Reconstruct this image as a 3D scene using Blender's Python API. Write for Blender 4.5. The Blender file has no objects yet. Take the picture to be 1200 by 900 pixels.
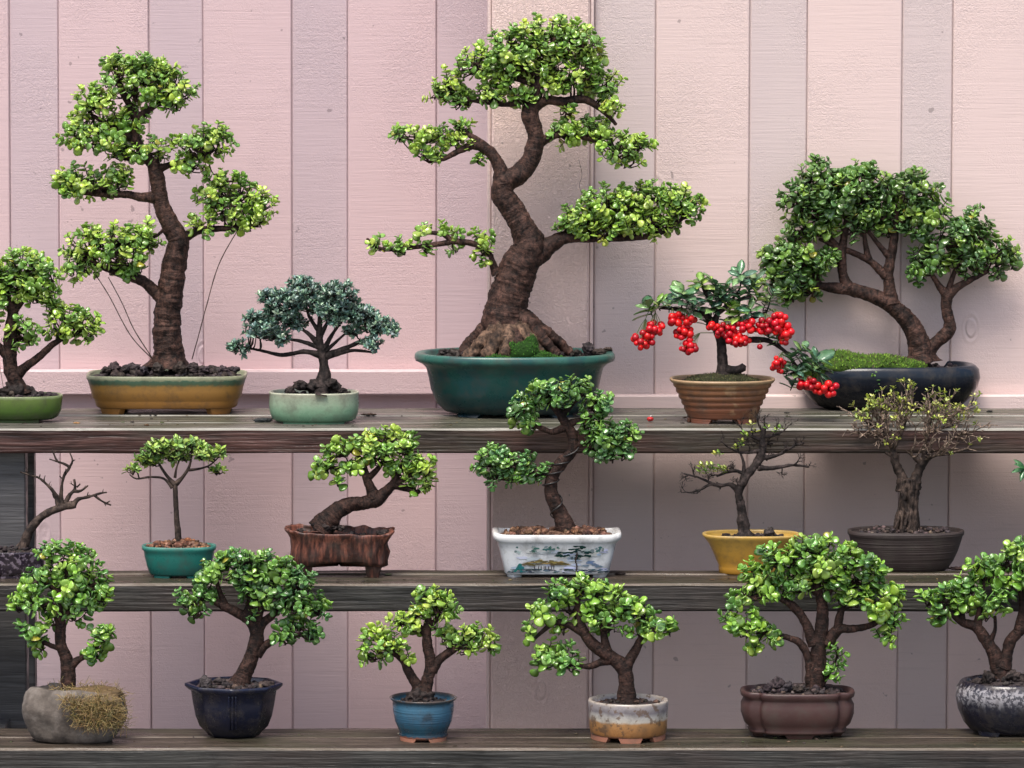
import bpy, math, random
import numpy as np
from mathutils import Vector, Matrix, noise

random.seed(11)
RNG = np.random.default_rng(5)
S = bpy.context.scene
COL = S.collection

# ------------------------------------------------------------------ camera
CAMX, CAMY, CAMZ = 0.9, -10.0, 2.2
F = 5000.0
OX, OY = 450.0, 327.0
TH = math.radians(4.0)
cam_d = bpy.data.cameras.new('camera')
cam = bpy.data.objects.new('camera', cam_d)
COL.objects.link(cam)
S.camera = cam
cam.location = (CAMX, CAMY, CAMZ)
cam.rotation_euler = (math.radians(90) - TH, 0, 0)
cam_d.sensor_fit = 'HORIZONTAL'
cam_d.sensor_width = 36
cam_d.lens = F * 36 / 1200
cam_d.shift_x = (600 - OX) / 1200
cam_d.shift_y = -(450 - OY) / 1200
cam_d.clip_start = 0.1
cam_d.clip_end = 400

# ------------------------------------------------------------------ world, sun, exposure
SUN_EL, SUN_AZ = 63.0, -22.0        # azimuth measured from the camera side (towards -Y), negative = from the left
W = bpy.data.worlds.new('World')
S.world = W
W.use_nodes = True
wt = W.node_tree
wt.nodes.clear()
sky = wt.nodes.new('ShaderNodeTexSky')
sky.sky_type = 'NISHITA'
sky.sun_disc = False
sky.sun_elevation = math.radians(SUN_EL)
sky.sun_rotation = math.radians(180 - SUN_AZ)
sky.air_density = 1.0
sky.dust_density = 4.0
sky.ozone_density = 1.0
bg = wt.nodes.new('ShaderNodeBackground')
bg.inputs[1].default_value = 0.125
wo = wt.nodes.new('ShaderNodeOutputWorld')
wt.links.new(sky.outputs[0], bg.inputs[0])
wt.links.new(bg.outputs[0], wo.inputs[0])

sun_d = bpy.data.lights.new('sun', 'SUN')
sun_d.energy = 2.05
sun_d.angle = math.radians(26)
sun_d.color = (1.0, 0.95, 0.88)
sun = bpy.data.objects.new('sun', sun_d)
COL.objects.link(sun)
el, az = math.radians(SUN_EL), math.radians(SUN_AZ)
to_sun = Vector((math.sin(az) * math.cos(el), -math.cos(az) * math.cos(el), math.sin(el)))
sun.rotation_euler = to_sun.to_track_quat('Z', 'Y').to_euler()
sun.location = (0, -4, 6)

S.view_settings.view_transform = 'Standard'
S.view_settings.look = 'None'
S.view_settings.exposure = 0.7
S.view_settings.gamma = 1
S.view_settings.use_curve_mapping = False
S.cycles.max_bounces = 6

# ------------------------------------------------------------------ from a photograph point and a depth to a place
CT, ST = math.cos(TH), math.sin(TH)


def P(px, py, Y):
    u = (px - OX) / F
    v = (OY - py) / F
    rx, ry, rz = u, CT + v * ST, -ST + v * CT
    t = (Y - CAMY) / ry
    return Vector((CAMX + rx * t, Y, CAMZ + rz * t))


def pxs(Y):                     # metres of one photograph pixel at depth Y
    return (Y - CAMY) / F


def Yat(py, Z):                 # depth at which height Z shows on row py
    v = (OY - py) / F
    ry, rz = CT + v * ST, -ST + v * CT
    return CAMY + (Z - CAMZ) / rz * ry


YF = {0: 0.10, 1: -0.13, 2: -0.42}                  # front edges of the three shelves
ZS = {0: P(600, 502, 0.10).z, 1: P(600, 684, -0.13).z, 2: P(600, 877, -0.42).z}
YB = {0: 0.58, 1: 0.085, 2: -0.15}

# ------------------------------------------------------------------ materials


class NT:
    def __init__(s, name):
        s.m = bpy.data.materials.new(name)
        s.m.use_nodes = True
        s.t = s.m.node_tree
        s.b = s.t.nodes['Principled BSDF']
        s.out = s.t.nodes['Material Output']

    def n(s, typ, ins=None, **kw):
        nd = s.t.nodes.new(typ)
        for k, v in kw.items():
            setattr(nd, k, v)
        for k, v in (ins or {}).items():
            s.put(nd.inputs[k], v)
        return nd

    def put(s, sock, v):
        if isinstance(v, bpy.types.NodeSocket):
            s.t.links.new(v, sock)
        elif isinstance(v, bpy.types.Node):
            s.t.links.new(v.outputs[0], sock)
        else:
            sock.default_value = v

    def co(s, sc=(1, 1, 1), src='Object', rnd=False):
        c = s.n('ShaderNodeTexCoord').outputs[src]
        m = s.n('ShaderNodeMapping', {'Scale': sc})
        s.t.links.new(c, m.inputs[0])
        if rnd:
            oi = s.n('ShaderNodeObjectInfo')
            mu = s.n('ShaderNodeMath', {0: oi.outputs['Random'], 1: 37.0}, operation='MULTIPLY')
            s.t.links.new(mu.outputs[0], m.inputs['Location'])
        return m.outputs[0]

    def noise(s, vec, scale, detail=4, rough=0.55, dist=0.0):
        return s.n('ShaderNodeTexNoise', {'Vector': vec, 'Scale': scale, 'Detail': detail, 'Roughness': rough, 'Distortion': dist}).outputs[0]

    def ramp(s, fac, stops, interp='LINEAR'):
        r = s.n('ShaderNodeValToRGB', {0: fac})
        cr = r.color_ramp
        cr.interpolation = interp
        while len(cr.elements) < len(stops):
            cr.elements.new(0.5)
        for e, (p, c) in zip(cr.elements, stops):
            e.position = p
            e.color = (*c, 1) if len(c) == 3 else c
        return r.outputs[0]

    def mix(s, f, a, b, typ='MIX'):
        m = s.n('ShaderNodeMix', data_type='RGBA', blend_type=typ)
        for i, v in ((0, f), (6, a), (7, b)):
            if isinstance(v, tuple) and len(v) == 3:
                v = (*v, 1)
            s.put(m.inputs[i], v)
        return m.outputs[2]

    def math(s, op, a, b=0.0, c=0.0):
        m = s.n('ShaderNodeMath', operation=op)
        s.put(m.inputs[0], a)
        s.put(m.inputs[1], b)
        s.put(m.inputs[2], c)
        return m.outputs[0]

    def bump(s, h, strength, dist, prev=None):
        b = s.n('ShaderNodeBump', {'Height': h, 'Strength': strength, 'Distance': dist})
        if prev is not None:
            s.t.links.new(prev, b.inputs['Normal'])
        return b.outputs[0]

    def set(s, col=None, rough=None, nrm=None, spec=None, coat=None):
        if col is not None:
            if isinstance(col, tuple) and len(col) == 3:
                col = (*col, 1)
            s.put(s.b.inputs['Base Color'], col)
        if rough is not None:
            s.put(s.b.inputs['Roughness'], rough)
        if nrm is not None:
            s.put(s.b.inputs['Normal'], nrm)
        if spec is not None:
            s.b.inputs['Specular IOR Level'].default_value = spec
        if coat is not None:
            s.b.inputs['Coat Weight'].default_value = coat
            s.b.inputs['Coat Roughness'].default_value = 0.12
        return s.m


def fence_mat(name, col, col2, heavy=0.0):
    t = NT(name)
    v = t.co((1, 1, 1), rnd=True)
    saw = t.noise(t.co((5, 5, 150), rnd=True), 1.0, 3, 0.6)
    saw2 = t.noise(t.co((14, 14, 420), rnd=True), 1.0, 2, 0.6)
    patch = t.ramp(t.noise(v, 3.2, 3), [(0.42 - heavy * .25, (0, 0, 0)), (0.62 - heavy * .25, (1, 1, 1))])
    worm = t.noise(v, 95, 3, 0.6, 1.2)
    wormr = t.ramp(worm, [(0.42, (0, 0, 0)), (0.52, (1, 1, 1)), (0.64, (0.2, 0.2, 0.2))])
    fine = t.noise(v, 500, 2)
    big = t.noise(t.co((3, 3, 1.2), rnd=True), 1.5, 3)
    c = t.mix(t.ramp(big, [(0.3, (0, 0, 0)), (0.7, (1, 1, 1))]), col, col2)
    # worn flecks and hair cracks in the paint
    fl = t.ramp(t.noise(v, 38, 2, 0.5), [(0.735, (0, 0, 0)), (0.76, (1, 1, 1))])
    c = t.mix(t.math('MULTIPLY', fl, 0.7), c, tuple(x * 0.42 for x in col))
    sc = t.ramp(saw, [(0.33, (1, 1, 1)), (0.40, (0, 0, 0))])
    c = t.mix(t.math('MULTIPLY', sc, 0.13), c, tuple(x * 0.6 for x in col))
    h1 = t.math('ADD', t.math('MULTIPLY', saw, 0.8), t.math('MULTIPLY', saw2, 0.4))
    n1 = t.bump(h1, 0.42, 0.0018)
    wm = t.math('MULTIPLY', wormr, patch)
    n2 = t.bump(wm, 0.5 + 0.3 * heavy, 0.0014, n1)
    # knots under the paint
    vo = t.n('ShaderNodeTexVoronoi', {'Vector': t.co((1, 0.01, 0.55), rnd=True), 'Scale': 4.0})
    kn = t.ramp(vo.outputs[0], [(0.0, (.55,) * 3), (0.045, (.95,) * 3), (0.06, (.3,) * 3), (0.08, (.7,) * 3), (0.1, (.5,) * 3)])
    n3 = t.bump(kn, 1.0, 0.004, n2)
    return t.set(c, t.math('MULTIPLY_ADD', fine, 0.2, 0.42), n3)


def deck_mat(name, dark, mid, light, algae, top=False):
    t = NT(name)
    g = t.noise(t.co((1.6, 30, 30), rnd=True), 2.0, 5, 0.6, 0.6)
    g2 = t.noise(t.co((6, 160, 160), rnd=True), 1.5, 4, 0.6)
    big = t.noise(t.co((1.3, 3, 3)), 1.7, 3, 0.55)
    c = t.ramp(g, [(0.28, dark), (0.5, mid), (0.72, light)])
    c = t.mix(t.ramp(big, [(0.42, (0, 0, 0)), (0.62, (1, 1, 1))]), c, algae, 'MIX') if not top else \
        t.mix(t.math('MULTIPLY', t.ramp(big, [(0.4, (0, 0, 0)), (0.6, (1, 1, 1))]), 0.65), c, algae)
    c = t.mix(t.math('MULTIPLY', t.ramp(g2, [(0.3, (1, 1, 1)), (0.45, (0, 0, 0))]), 0.6), c, tuple(x * 0.35 for x in dark))
    g3 = t.math('ADD', t.math('MULTIPLY', g, 1.0), t.math('MULTIPLY', g2, 0.5))
    nb = t.bump(g3, 0.7, 0.003)
    wet = t.noise(t.co((2.5, 9, 9)), 3.0, 3)
    ro = t.ramp(wet, [(0.35, (.28,) * 3), (0.65, (.62,) * 3)])
    return t.set(c, ro, nb, 0.5)


def timber_mat(name, tp, sd):
    """weathered timber: bleached, algae-stained upper face, darker sawn sides; the contrast partly paints in how light falls"""
    t = NT(name)
    g = t.noise(t.co((1.6, 30, 30), rnd=True), 2.0, 5, 0.6, 0.6)
    g2 = t.noise(t.co((6, 160, 160), rnd=True), 1.5, 4, 0.6)
    big = t.noise(t.co((1.3, 3, 3)), 1.7, 3, 0.55)
    st_ = t.noise(t.co((9, 30, 30)), 1.0, 4, 0.65)
    cols = []
    for dark, mid, light, algae, amt in (tp, sd):
        c = t.ramp(g, [(0.28, dark), (0.5, mid), (0.72, light)])
        c = t.mix(t.math('MULTIPLY', t.ramp(big, [(0.42, (0, 0, 0)), (0.6, (1, 1, 1))]), amt), c, algae)
        c = t.mix(t.math('MULTIPLY', t.ramp(g2, [(0.3, (1, 1, 1)), (0.45, (0, 0, 0))]), 0.4), c, tuple(x * 0.35 for x in dark))
        c = t.mix(t.math('MULTIPLY', t.ramp(st_, [(0.52, (0, 0, 0)), (0.66, (1, 1, 1))]), 0.6), c, dark)
        cols.append(c)
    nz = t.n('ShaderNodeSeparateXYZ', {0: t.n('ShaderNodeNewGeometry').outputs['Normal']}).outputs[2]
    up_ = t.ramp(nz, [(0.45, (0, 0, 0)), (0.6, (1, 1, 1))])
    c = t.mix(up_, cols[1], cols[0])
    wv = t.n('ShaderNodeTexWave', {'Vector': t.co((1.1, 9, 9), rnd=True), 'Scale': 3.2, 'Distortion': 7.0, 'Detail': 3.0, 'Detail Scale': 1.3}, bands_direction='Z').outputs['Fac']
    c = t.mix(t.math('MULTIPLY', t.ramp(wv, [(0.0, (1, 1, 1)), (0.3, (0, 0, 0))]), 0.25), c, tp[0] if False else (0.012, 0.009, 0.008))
    edge = t.ramp(nz, [(0.5, (0, 0, 0)), (0.62, (1, 1, 1)), (0.85, (1, 1, 1)), (0.97, (0, 0, 0))])  # painted highlight: paler colour on the upward chamfers stands in for an edge glint
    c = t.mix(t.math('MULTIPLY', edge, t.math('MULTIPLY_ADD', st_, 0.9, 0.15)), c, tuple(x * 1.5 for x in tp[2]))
    g3 = t.math('ADD', t.math('ADD', g, t.math('MULTIPLY', g2, 0.5)), t.math('MULTIPLY', wv, 0.12))
    ro = t.ramp(t.noise(t.co((2.5, 9, 9)), 3.0, 3), [(0.35, (.2,) * 3), (0.65, (.55,) * 3)])
    return t.set(c, ro, t.bump(g3, 0.9, 0.004), 0.35)


def leaf_mat(name, rough=0.2, transl=0.2, vein=0.0):
    t = NT(name)
    a = t.n('ShaderNodeAttribute', attribute_name='tint').outputs['Color']
    nz = t.noise(t.co(), 160, 2)
    c = t.mix(0.35, a, t.mix(nz, (0.5, 0.5, 0.5), (1.0, 1.0, 1.0)), 'MULTIPLY')
    t.set(c, t.math('MULTIPLY_ADD', nz, 0.25, rough - 0.1), t.bump(t.noise(t.co(), 260, 2), 0.5, 0.0012), 0.75, 0.6)
    tr = t.n('ShaderNodeBsdfTranslucent', {'Color': t.mix(0.5, a, (0.10, 0.22, 0.01), 'ADD')})
    mx = t.n('ShaderNodeMixShader', {0: transl})
    t.t.links.new(t.b.outputs[0], mx.inputs[1])
    t.t.links.new(tr.outputs[0], mx.inputs[2])
    t.t.links.new(mx.outputs[0], t.out.inputs[0])
    return t.m


def bark_mat(name, dark, light, ring=1.0, ringscale=240.0, rough=0.75):
    t = NT(name)
    al = t.n('ShaderNodeAttribute', attribute_name='along').outputs['Fac']
    ob = t.co((1, 1, 1))
    wob = t.noise(ob, 22, 3)
    alw = t.math('MULTIPLY_ADD', wob, 0.055, al)
    cx = t.n('ShaderNodeCombineXYZ', {0: alw, 1: t.math('MULTIPLY', wob, 0.05)}).outputs[0]
    rn = t.noise(cx, ringscale, 4, 0.65)
    n = t.noise(ob, 70, 5, 0.65)
    f = t.math('ADD', t.math('MULTIPLY', rn, 0.5 * ring), t.math('MULTIPLY', n, 1 - 0.5 * ring))
    c = t.ramp(f, [(0.38, dark), (0.5, tuple(a * .6 + b * .4 for a, b in zip(dark, light))), (0.62, light)])
    pt_ = t.ramp(t.noise(ob, 17, 4, 0.65), [(0.38, (0.35, 0.33, 0.32)), (0.62, (1.35, 1.3, 1.25))])
    c = t.mix(0.8, c, pt_, 'MULTIPLY')
    cr = t.ramp(t.noise(t.co((1.0, 1.0, 0.35)), 190, 3, 0.6), [(0.36, (1, 1, 1)), (0.44, (0, 0, 0))])
    c = t.mix(t.math('MULTIPLY', cr, 0.6), c, tuple(x * 0.5 for x in dark))
    n1 = t.bump(rn, 0.9 * ring + 0.05, 0.005)
    n2 = t.bump(n, 0.95, 0.004, n1)
    return t.set(c, rough, n2, 0.25)


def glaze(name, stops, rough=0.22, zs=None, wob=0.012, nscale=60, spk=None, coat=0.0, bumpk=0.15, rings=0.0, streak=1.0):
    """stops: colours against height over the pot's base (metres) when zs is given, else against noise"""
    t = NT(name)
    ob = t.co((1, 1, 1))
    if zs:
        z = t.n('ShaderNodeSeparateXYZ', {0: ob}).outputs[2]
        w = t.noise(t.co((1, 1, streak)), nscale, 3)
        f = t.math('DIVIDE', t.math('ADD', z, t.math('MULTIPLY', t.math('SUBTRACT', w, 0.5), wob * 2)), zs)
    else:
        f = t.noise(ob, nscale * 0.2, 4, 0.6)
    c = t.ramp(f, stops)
    if spk:
        sp = t.ramp(t.noise(ob, spk[0], 3, 0.6), [(spk[2], (0, 0, 0)), (spk[2] + 0.05, (1, 1, 1))])
        c = t.mix(t.math('MULTIPLY', sp, spk[3] if len(spk) > 3 else 0.8), c, spk[1])
    # a little grime
    gr = t.noise(ob, 25, 4, 0.7)
    c = t.mix(t.math('MULTIPLY', t.ramp(gr, [(0.48, (0, 0, 0)), (0.7, (1, 1, 1))]), 0.5), c, (0.06, 0.05, 0.04))
    h = t.noise(ob, 130, 3)
    nb = t.bump(h, bumpk, 0.0015)
    if rings:
        wv = t.n('ShaderNodeTexNoise', {'Vector': t.co((4, 4, 260)), 'Scale': 1.0, 'Detail': 2.0}).outputs[0]
        nb = t.bump(wv, rings, 0.003, nb)
    return t.set(c, t.math('MULTIPLY_ADD', gr, 0.25, rough - 0.08), nb, 0.5, coat if coat else None)


def soil_mat(name, a, b, c_, sc=90):
    t = NT(name)
    at = t.n('ShaderNodeAttribute', attribute_name='tint').outputs['Color']
    n = t.noise(t.co(), sc, 4, 0.6)
    c = t.mix(1.0, t.ramp(n, [(0.35, a), (0.5, b), (0.68, c_)]), at, 'MULTIPLY')
    return t.set(c, 0.8, t.bump(t.noise(t.co(), 300, 3), 0.6, 0.002), 0.3)


def tint_mat(name, rough=0.6, spec=0.4, bumpk=0.3):
    t = NT(name)
    at = t.n('ShaderNodeAttribute', attribute_name='tint').outputs['Color']
    n = t.noise(t.co(), 200, 3)
    return t.set(t.mix(0.3, at, t.mix(n, (0.4,) * 3, (1.0,) * 3), 'MULTIPLY'), rough, t.bump(n, bumpk, 0.001), spec)


M = {}
M['pink'] = fence_mat('pink_paint', (0.66, 0.48, 0.485), (0.62, 0.455, 0.465))
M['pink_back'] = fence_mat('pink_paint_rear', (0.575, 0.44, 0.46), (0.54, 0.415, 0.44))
M['post_pink'] = fence_mat('pale_pink_paint_rough', (0.80, 0.60, 0.55), (0.76, 0.57, 0.53), 1.0)
M['beige'] = fence_mat('beige_pink_paint', (0.72, 0.56, 0.525), (0.69, 0.54, 0.51))
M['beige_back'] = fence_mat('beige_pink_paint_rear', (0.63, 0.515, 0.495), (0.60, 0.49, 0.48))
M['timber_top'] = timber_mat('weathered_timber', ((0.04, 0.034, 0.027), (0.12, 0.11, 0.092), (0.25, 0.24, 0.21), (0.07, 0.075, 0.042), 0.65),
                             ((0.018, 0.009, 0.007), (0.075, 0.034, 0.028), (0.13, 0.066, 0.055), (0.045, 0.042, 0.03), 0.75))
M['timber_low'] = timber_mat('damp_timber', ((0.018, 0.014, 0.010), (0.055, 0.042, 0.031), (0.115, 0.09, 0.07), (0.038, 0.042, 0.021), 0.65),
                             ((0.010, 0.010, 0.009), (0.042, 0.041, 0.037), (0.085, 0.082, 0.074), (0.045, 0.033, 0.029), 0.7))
M['post_wood'] = deck_mat('grey_post_wood', (0.035, 0.033, 0.035), (0.085, 0.082, 0.085), (0.14, 0.135, 0.135), (0.07, 0.068, 0.068))
M['leaf'] = leaf_mat('jade_leaf')
M['leaf_dark'] = leaf_mat('small_glossy_leaf', 0.2, 0.08)
M['bark'] = bark_mat('jade_bark', (0.004, 0.0025, 0.002), (0.078, 0.040, 0.031), rough=0.68)
M['bark_big'] = bark_mat('old_ringed_bark', (0.005, 0.003, 0.0025), (0.115, 0.060, 0.046), 0.8, 170, 0.68)
M['bark_grey'] = bark_mat('grey_brown_bark', (0.014, 0.010, 0.009), (0.09, 0.064, 0.052), 0.2)
M['bark_black'] = bark_mat('dark_damp_bark', (0.008, 0.006, 0.006), (0.06, 0.045, 0.042), 0.3)
M['bark_tan'] = bark_mat('tan_twig_bark', (0.07, 0.05, 0.04), (0.42, 0.32, 0.25), 0.2)
M['wire'] = NT('rusty_wire').set((0.045, 0.025, 0.018), 0.6)
M['soil_black'] = soil_mat('black_lava_soil', (0.012, 0.009, 0.009), (0.035, 0.026, 0.026), (0.08, 0.062, 0.06))
M['soil_brown'] = soil_mat('brown_bark_chips', (0.03, 0.015, 0.01), (0.11, 0.055, 0.035), (0.26, 0.16, 0.11))
M['moss'] = tint_mat('moss', 0.85, 0.2)
M['rock'] = bark_mat('root_rock', (0.02, 0.013, 0.010), (0.20, 0.125, 0.085), 0.3, 120)
t = NT('red_berry')
M['berry'] = t.set(t.n('ShaderNodeAttribute', attribute_name='tint').outputs['Color'], 0.25, t.bump(t.noise(t.co(), 250, 2), 0.2, 0.001), 0.5)
M['stalk'] = NT('green_stalk').set((0.12, 0.17, 0.05), 0.5)
M['tint'] = tint_mat('dried_matter')

# ------------------------------------------------------------------ mesh collecting


class MB:
    def __init__(s):
        s.v, s.f, s.c, s.al = [], [], [], []
        s.n = 0

    def add(s, vs, fs, col=(1, 1, 1), al=None):
        vs = np.asarray(vs, dtype=float)
        k = len(vs)
        s.v.append(vs)
        o = s.n
        s.f.extend([tuple(i + o for i in f) for f in fs])
        c = np.empty((k, 4))
        c[:, 3] = 1
        c[:, :3] = col
        s.c.append(c)
        s.al.append(np.zeros(k) if al is None else np.asarray(al, dtype=float))
        s.n += k

    def build(s, name, mat, parent=None, smooth=True):
        if not s.n:
            return None
        v = np.concatenate(s.v)
        if parent is not None:
            r = parent
            while r.parent:
                r = r.parent
            v = v - np.array(r.location)
        me = bpy.data.meshes.new(name)
        me.from_pydata(v.tolist(), [], s.f)
        me.attributes.new('tint', 'FLOAT_COLOR', 'POINT').data.foreach_set('color', np.concatenate(s.c).ravel())
        me.attributes.new('along', 'FLOAT', 'POINT').data.foreach_set('value', np.concatenate(s.al))
        me.polygons.foreach_set('use_smooth', [smooth] * len(me.polygons))
        me.materials.append(mat)
        me.update()
        o = bpy.data.objects.new(name, me)
        COL.objects.link(o)
        if parent is not None:
            o.parent = parent
        return o


def thing(name, label, cat, loc=(0, 0, 0), group=None):
    o = bpy.data.objects.new(name, None)
    o.empty_display_size = 0.05
    COL.objects.link(o)
    o.location = loc
    o['label'] = label
    o['category'] = cat
    if group:
        o['group'] = group
    return o


def add_box(mb, x0, x1, y0, y1, z0, z1, ch=0.003, jit=0.0):
    """a box with chamfered long edges"""
    vs, fs = [], []
    c = ch
    ring = lambda x: [(x, y0 + c, z0), (x, y1 - c, z0), (x, y1, z0 + c), (x, y1, z1 - c), (x, y1 - c, z1), (x, y0 + c, z1), (x, y0, z1 - c), (x, y0, z0 + c)]
    L = x1 - x0
    ns = max(1, int(L / 0.04)) if jit else 1
    for i in range(ns + 1):
        x = x0 + L * i / ns
        for k, p in enumerate(ring(x)):
            q = Vector(p)
            if jit:
                q.y += jit * noise.noise(Vector((x * 6, p[2] * 30, k * 0.7)))
                q.z += jit * noise.noise(Vector((x * 5 + 9, p[1] * 30, k * 0.7)))
            vs.append(q[:])
    for i in range(ns):
        for k in range(8):
            a, b = i * 8 + k, i * 8 + (k + 1) % 8
            fs.append((a, b, b + 8, a + 8))
    fs.append(tuple(range(7, -1, -1)))
    fs.append(tuple(ns * 8 + k for k in range(8)))
    mb.add(vs, fs)


def add_board(mb, x0, x1, y0, y1, z0, z1, ch=0.003):
    """upright board, chamfered vertical edges"""
    vs = []
    for z in (z0, z1):
        vs += [(x0 + ch, y0, z), (x1 - ch, y0, z), (x1, y0 + ch, z), (x1, y1 - ch, z), (x1 - ch, y1, z), (x0 + ch, y1, z), (x0, y1 - ch, z), (x0, y0 + ch, z)]
    fs = [(k, (k + 1) % 8, (k + 1) % 8 + 8, k + 8) for k in range(8)]
    fs += [tuple(range(7, -1, -1)), tuple(range(8, 16))]
    mb.add(vs, fs)


def spline(pts, step):
    """Catmull-Rom through [(Vector, r)], resampled"""
    if len(pts) == 2:
        a, b = pts
        pts = [a, ((a[0] + b[0]) / 2, (a[1] + b[1]) / 2), b]
    out = []
    n = len(pts)
    for i in range(n - 1):
        p0 = pts[max(i - 1, 0)]
        p1, p2 = pts[i], pts[i + 1]
        p3 = pts[min(i + 2, n - 1)]
        L = (p2[0] - p1[0]).length
        k = max(1, int(L / step))
        for j in range(k):
            t = j / k
            t2, t3 = t * t, t * t * t
            c = ((-t3 + 2 * t2 - t) / 2, (3 * t3 - 5 * t2 + 2) / 2, (-3 * t3 + 4 * t2 + t) / 2, (t3 - t2) / 2)
            v = p0[0] * c[0] + p1[0] * c[1] + p2[0] * c[2] + p3[0] * c[3]
            r = p0[1] * c[0] + p1[1] * c[1] + p2[1] * c[2] + p3[1] * c[3]
            out.append((v, max(r, 0.0004)))
    out.append((pts[-1][0].copy(), pts[-1][1]))
    return out


def add_tube(mb, pts, sides=8, step=0.004, lump=0.0, ring=0.0, lfreq=40.0, col=(1, 1, 1), do_spline=True, flare=None):
    sp = spline(pts, step) if do_spline else pts
    n = len(sp)
    vs, al = [], []
    T = (sp[1][0] - sp[0][0]).normalized()
    N = T.orthogonal().normalized()
    if abs(T.z) > 0.3:
        N = Vector((1, 0, 0)) - T * T.x
        N.normalize()
    dist = 0.0
    seed = random.random() * 50
    for i, (p, r) in enumerate(sp):
        if i:
            dist += (p - sp[i - 1][0]).length
        t2 = (sp[min(i + 1, n - 1)][0] - sp[max(i - 1, 0)][0])
        if t2.length > 1e-9:
            T = t2.normalized()
        N = (N - T * N.dot(T))
        if N.length < 1e-6:
            N = T.orthogonal()
        N.normalize()
        B = T.cross(N)
        rr = r * (1 + ring * noise.noise(Vector((dist * 190, seed, 0))) + ring * 0.7 * noise.noise(Vector((dist * 70, seed, 3))))
        for k in range(sides):
            a = 2 * math.pi * k / sides
            d = N * math.cos(a) + B * math.sin(a)
            q = p + d * rr
            if lump:
                m = 1 + lump * noise.noise(q * lfreq + Vector((seed, 0, 0))) + 0.5 * lump * noise.noise(q * lfreq * 2.7)
                if flare and dist < flare[0]:
                    w = 1 - dist / flare[0]
                    m += flare[1] * w * w * (0.5 + 0.9 * math.sin(a * flare[2] + seed))
                q = p + d * rr * m
            vs.append(q[:])
            al.append(dist + seed)
    fs = []
    for i in range(n - 1):
        for k in range(sides):
            a, b = i * sides + k, i * sides + (k + 1) % sides
            fs.append((a, b, b + sides, a + sides))
    # rounded closed ends
    e = sp[-1][0] + T * sp[-1][1] * 0.6
    vs.append(e[:]); al.append(dist + seed)
    ei = len(vs) - 1
    o = (n - 1) * sides
    for k in range(sides):
        fs.append((o + k, o + (k + 1) % sides, ei))
    fs.append(tuple(range(sides - 1, -1, -1)))
    mb.add(vs, fs, col, al)
    return sp


# ------------------------------------------------------------------ leaves


def leaf_template(kind):
    if kind == 'round':
        prof = [(0.0, 0.10), (0.14, 0.24), (0.38, 0.42), (0.66, 0.47), (0.88, 0.32), (1.0, 0.0)]
    elif kind == 'oval':
        prof = [(0.0, 0.05), (0.2, 0.17), (0.45, 0.25), (0.7, 0.2), (0.9, 0.09), (1.0, 0.0)]
    else:   # lance
        prof = [(0.0, 0.03), (0.18, 0.10), (0.42, 0.155), (0.68, 0.13), (0.88, 0.06), (1.0, 0.0)]
    vs, fs = [], []
    th = 0.10 if kind == 'round' else 0.02
    cup = 0.10 if kind == 'round' else -0.16
    # columns: left, mid top, right ; mid bottom
    idx = []
    for (y, w) in prof:
        z = cup * (y - 0.5) ** 2 * 1.2
        if w == 0.0:
            vs.append((0, y, z)); i = len(vs) - 1
            idx.append((i, i, i, i, i, i))
            continue
        lift = 0.05 if kind != 'round' else 0.0
        base = len(vs)
        vs += [(-w, y, z + lift), (-w * 0.55, y, z + th * 0.75), (0, y, z + th - lift), (w * 0.55, y, z + th * 0.75), (w, y, z + lift), (0, y, z - th * 0.7)]
        idx.append(tuple(range(base, base + 6)))
    for a, b in zip(idx[:-1], idx[1:]):
        for i, j in ((0, 1), (1, 2), (2, 3), (3, 4), (4, 5), (5, 0)):
            f = []
            for q in (a[i], a[j], b[j], b[i]):
                if q not in f:
                    f.append(q)
            if len(f) > 2:
                fs.append(tuple(f))
    return np.array(vs, dtype=float), fs


LT = {k: leaf_template(k) for k in ('round', 'oval', 'lance')}


class Leaves:
    """gathers single leaves, written out as one mesh"""

    def __init__(s, kind):
        s.V, s.F = LT[kind]
        s.m, s.p, s.c = [], [], []

    def add(s, pos, d, nrm, L, wid, col):
        y = d.normalized()
        x = y.cross(nrm)
        if x.length < 1e-5:
            x = y.orthogonal()
        x.normalize()
        z = x.cross(y)
        s.m.append([[x.x * L * wid, x.y * L * wid, x.z * L * wid], [y.x * L, y.y * L, y.z * L], [z.x * L, z.y * L, z.z * L]])
        s.p.append(pos[:])
        s.c.append(col)

    def write(s, mb):
        if not s.m:
            return
        A = np.array(s.m)
        pos = np.array(s.p)
        V = np.einsum('vj,njk->nvk', s.V, A) + pos[:, None, :]
        n, k, _ = V.shape
        cc = np.repeat(np.array(s.c), k, axis=0)
        vs = V.reshape(-1, 3)
        fs = []
        for i in range(n):
            o = i * k
            fs.extend([tuple(q + o for q in f) for f in s.F])
        mb.add(vs, fs, cc)


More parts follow.
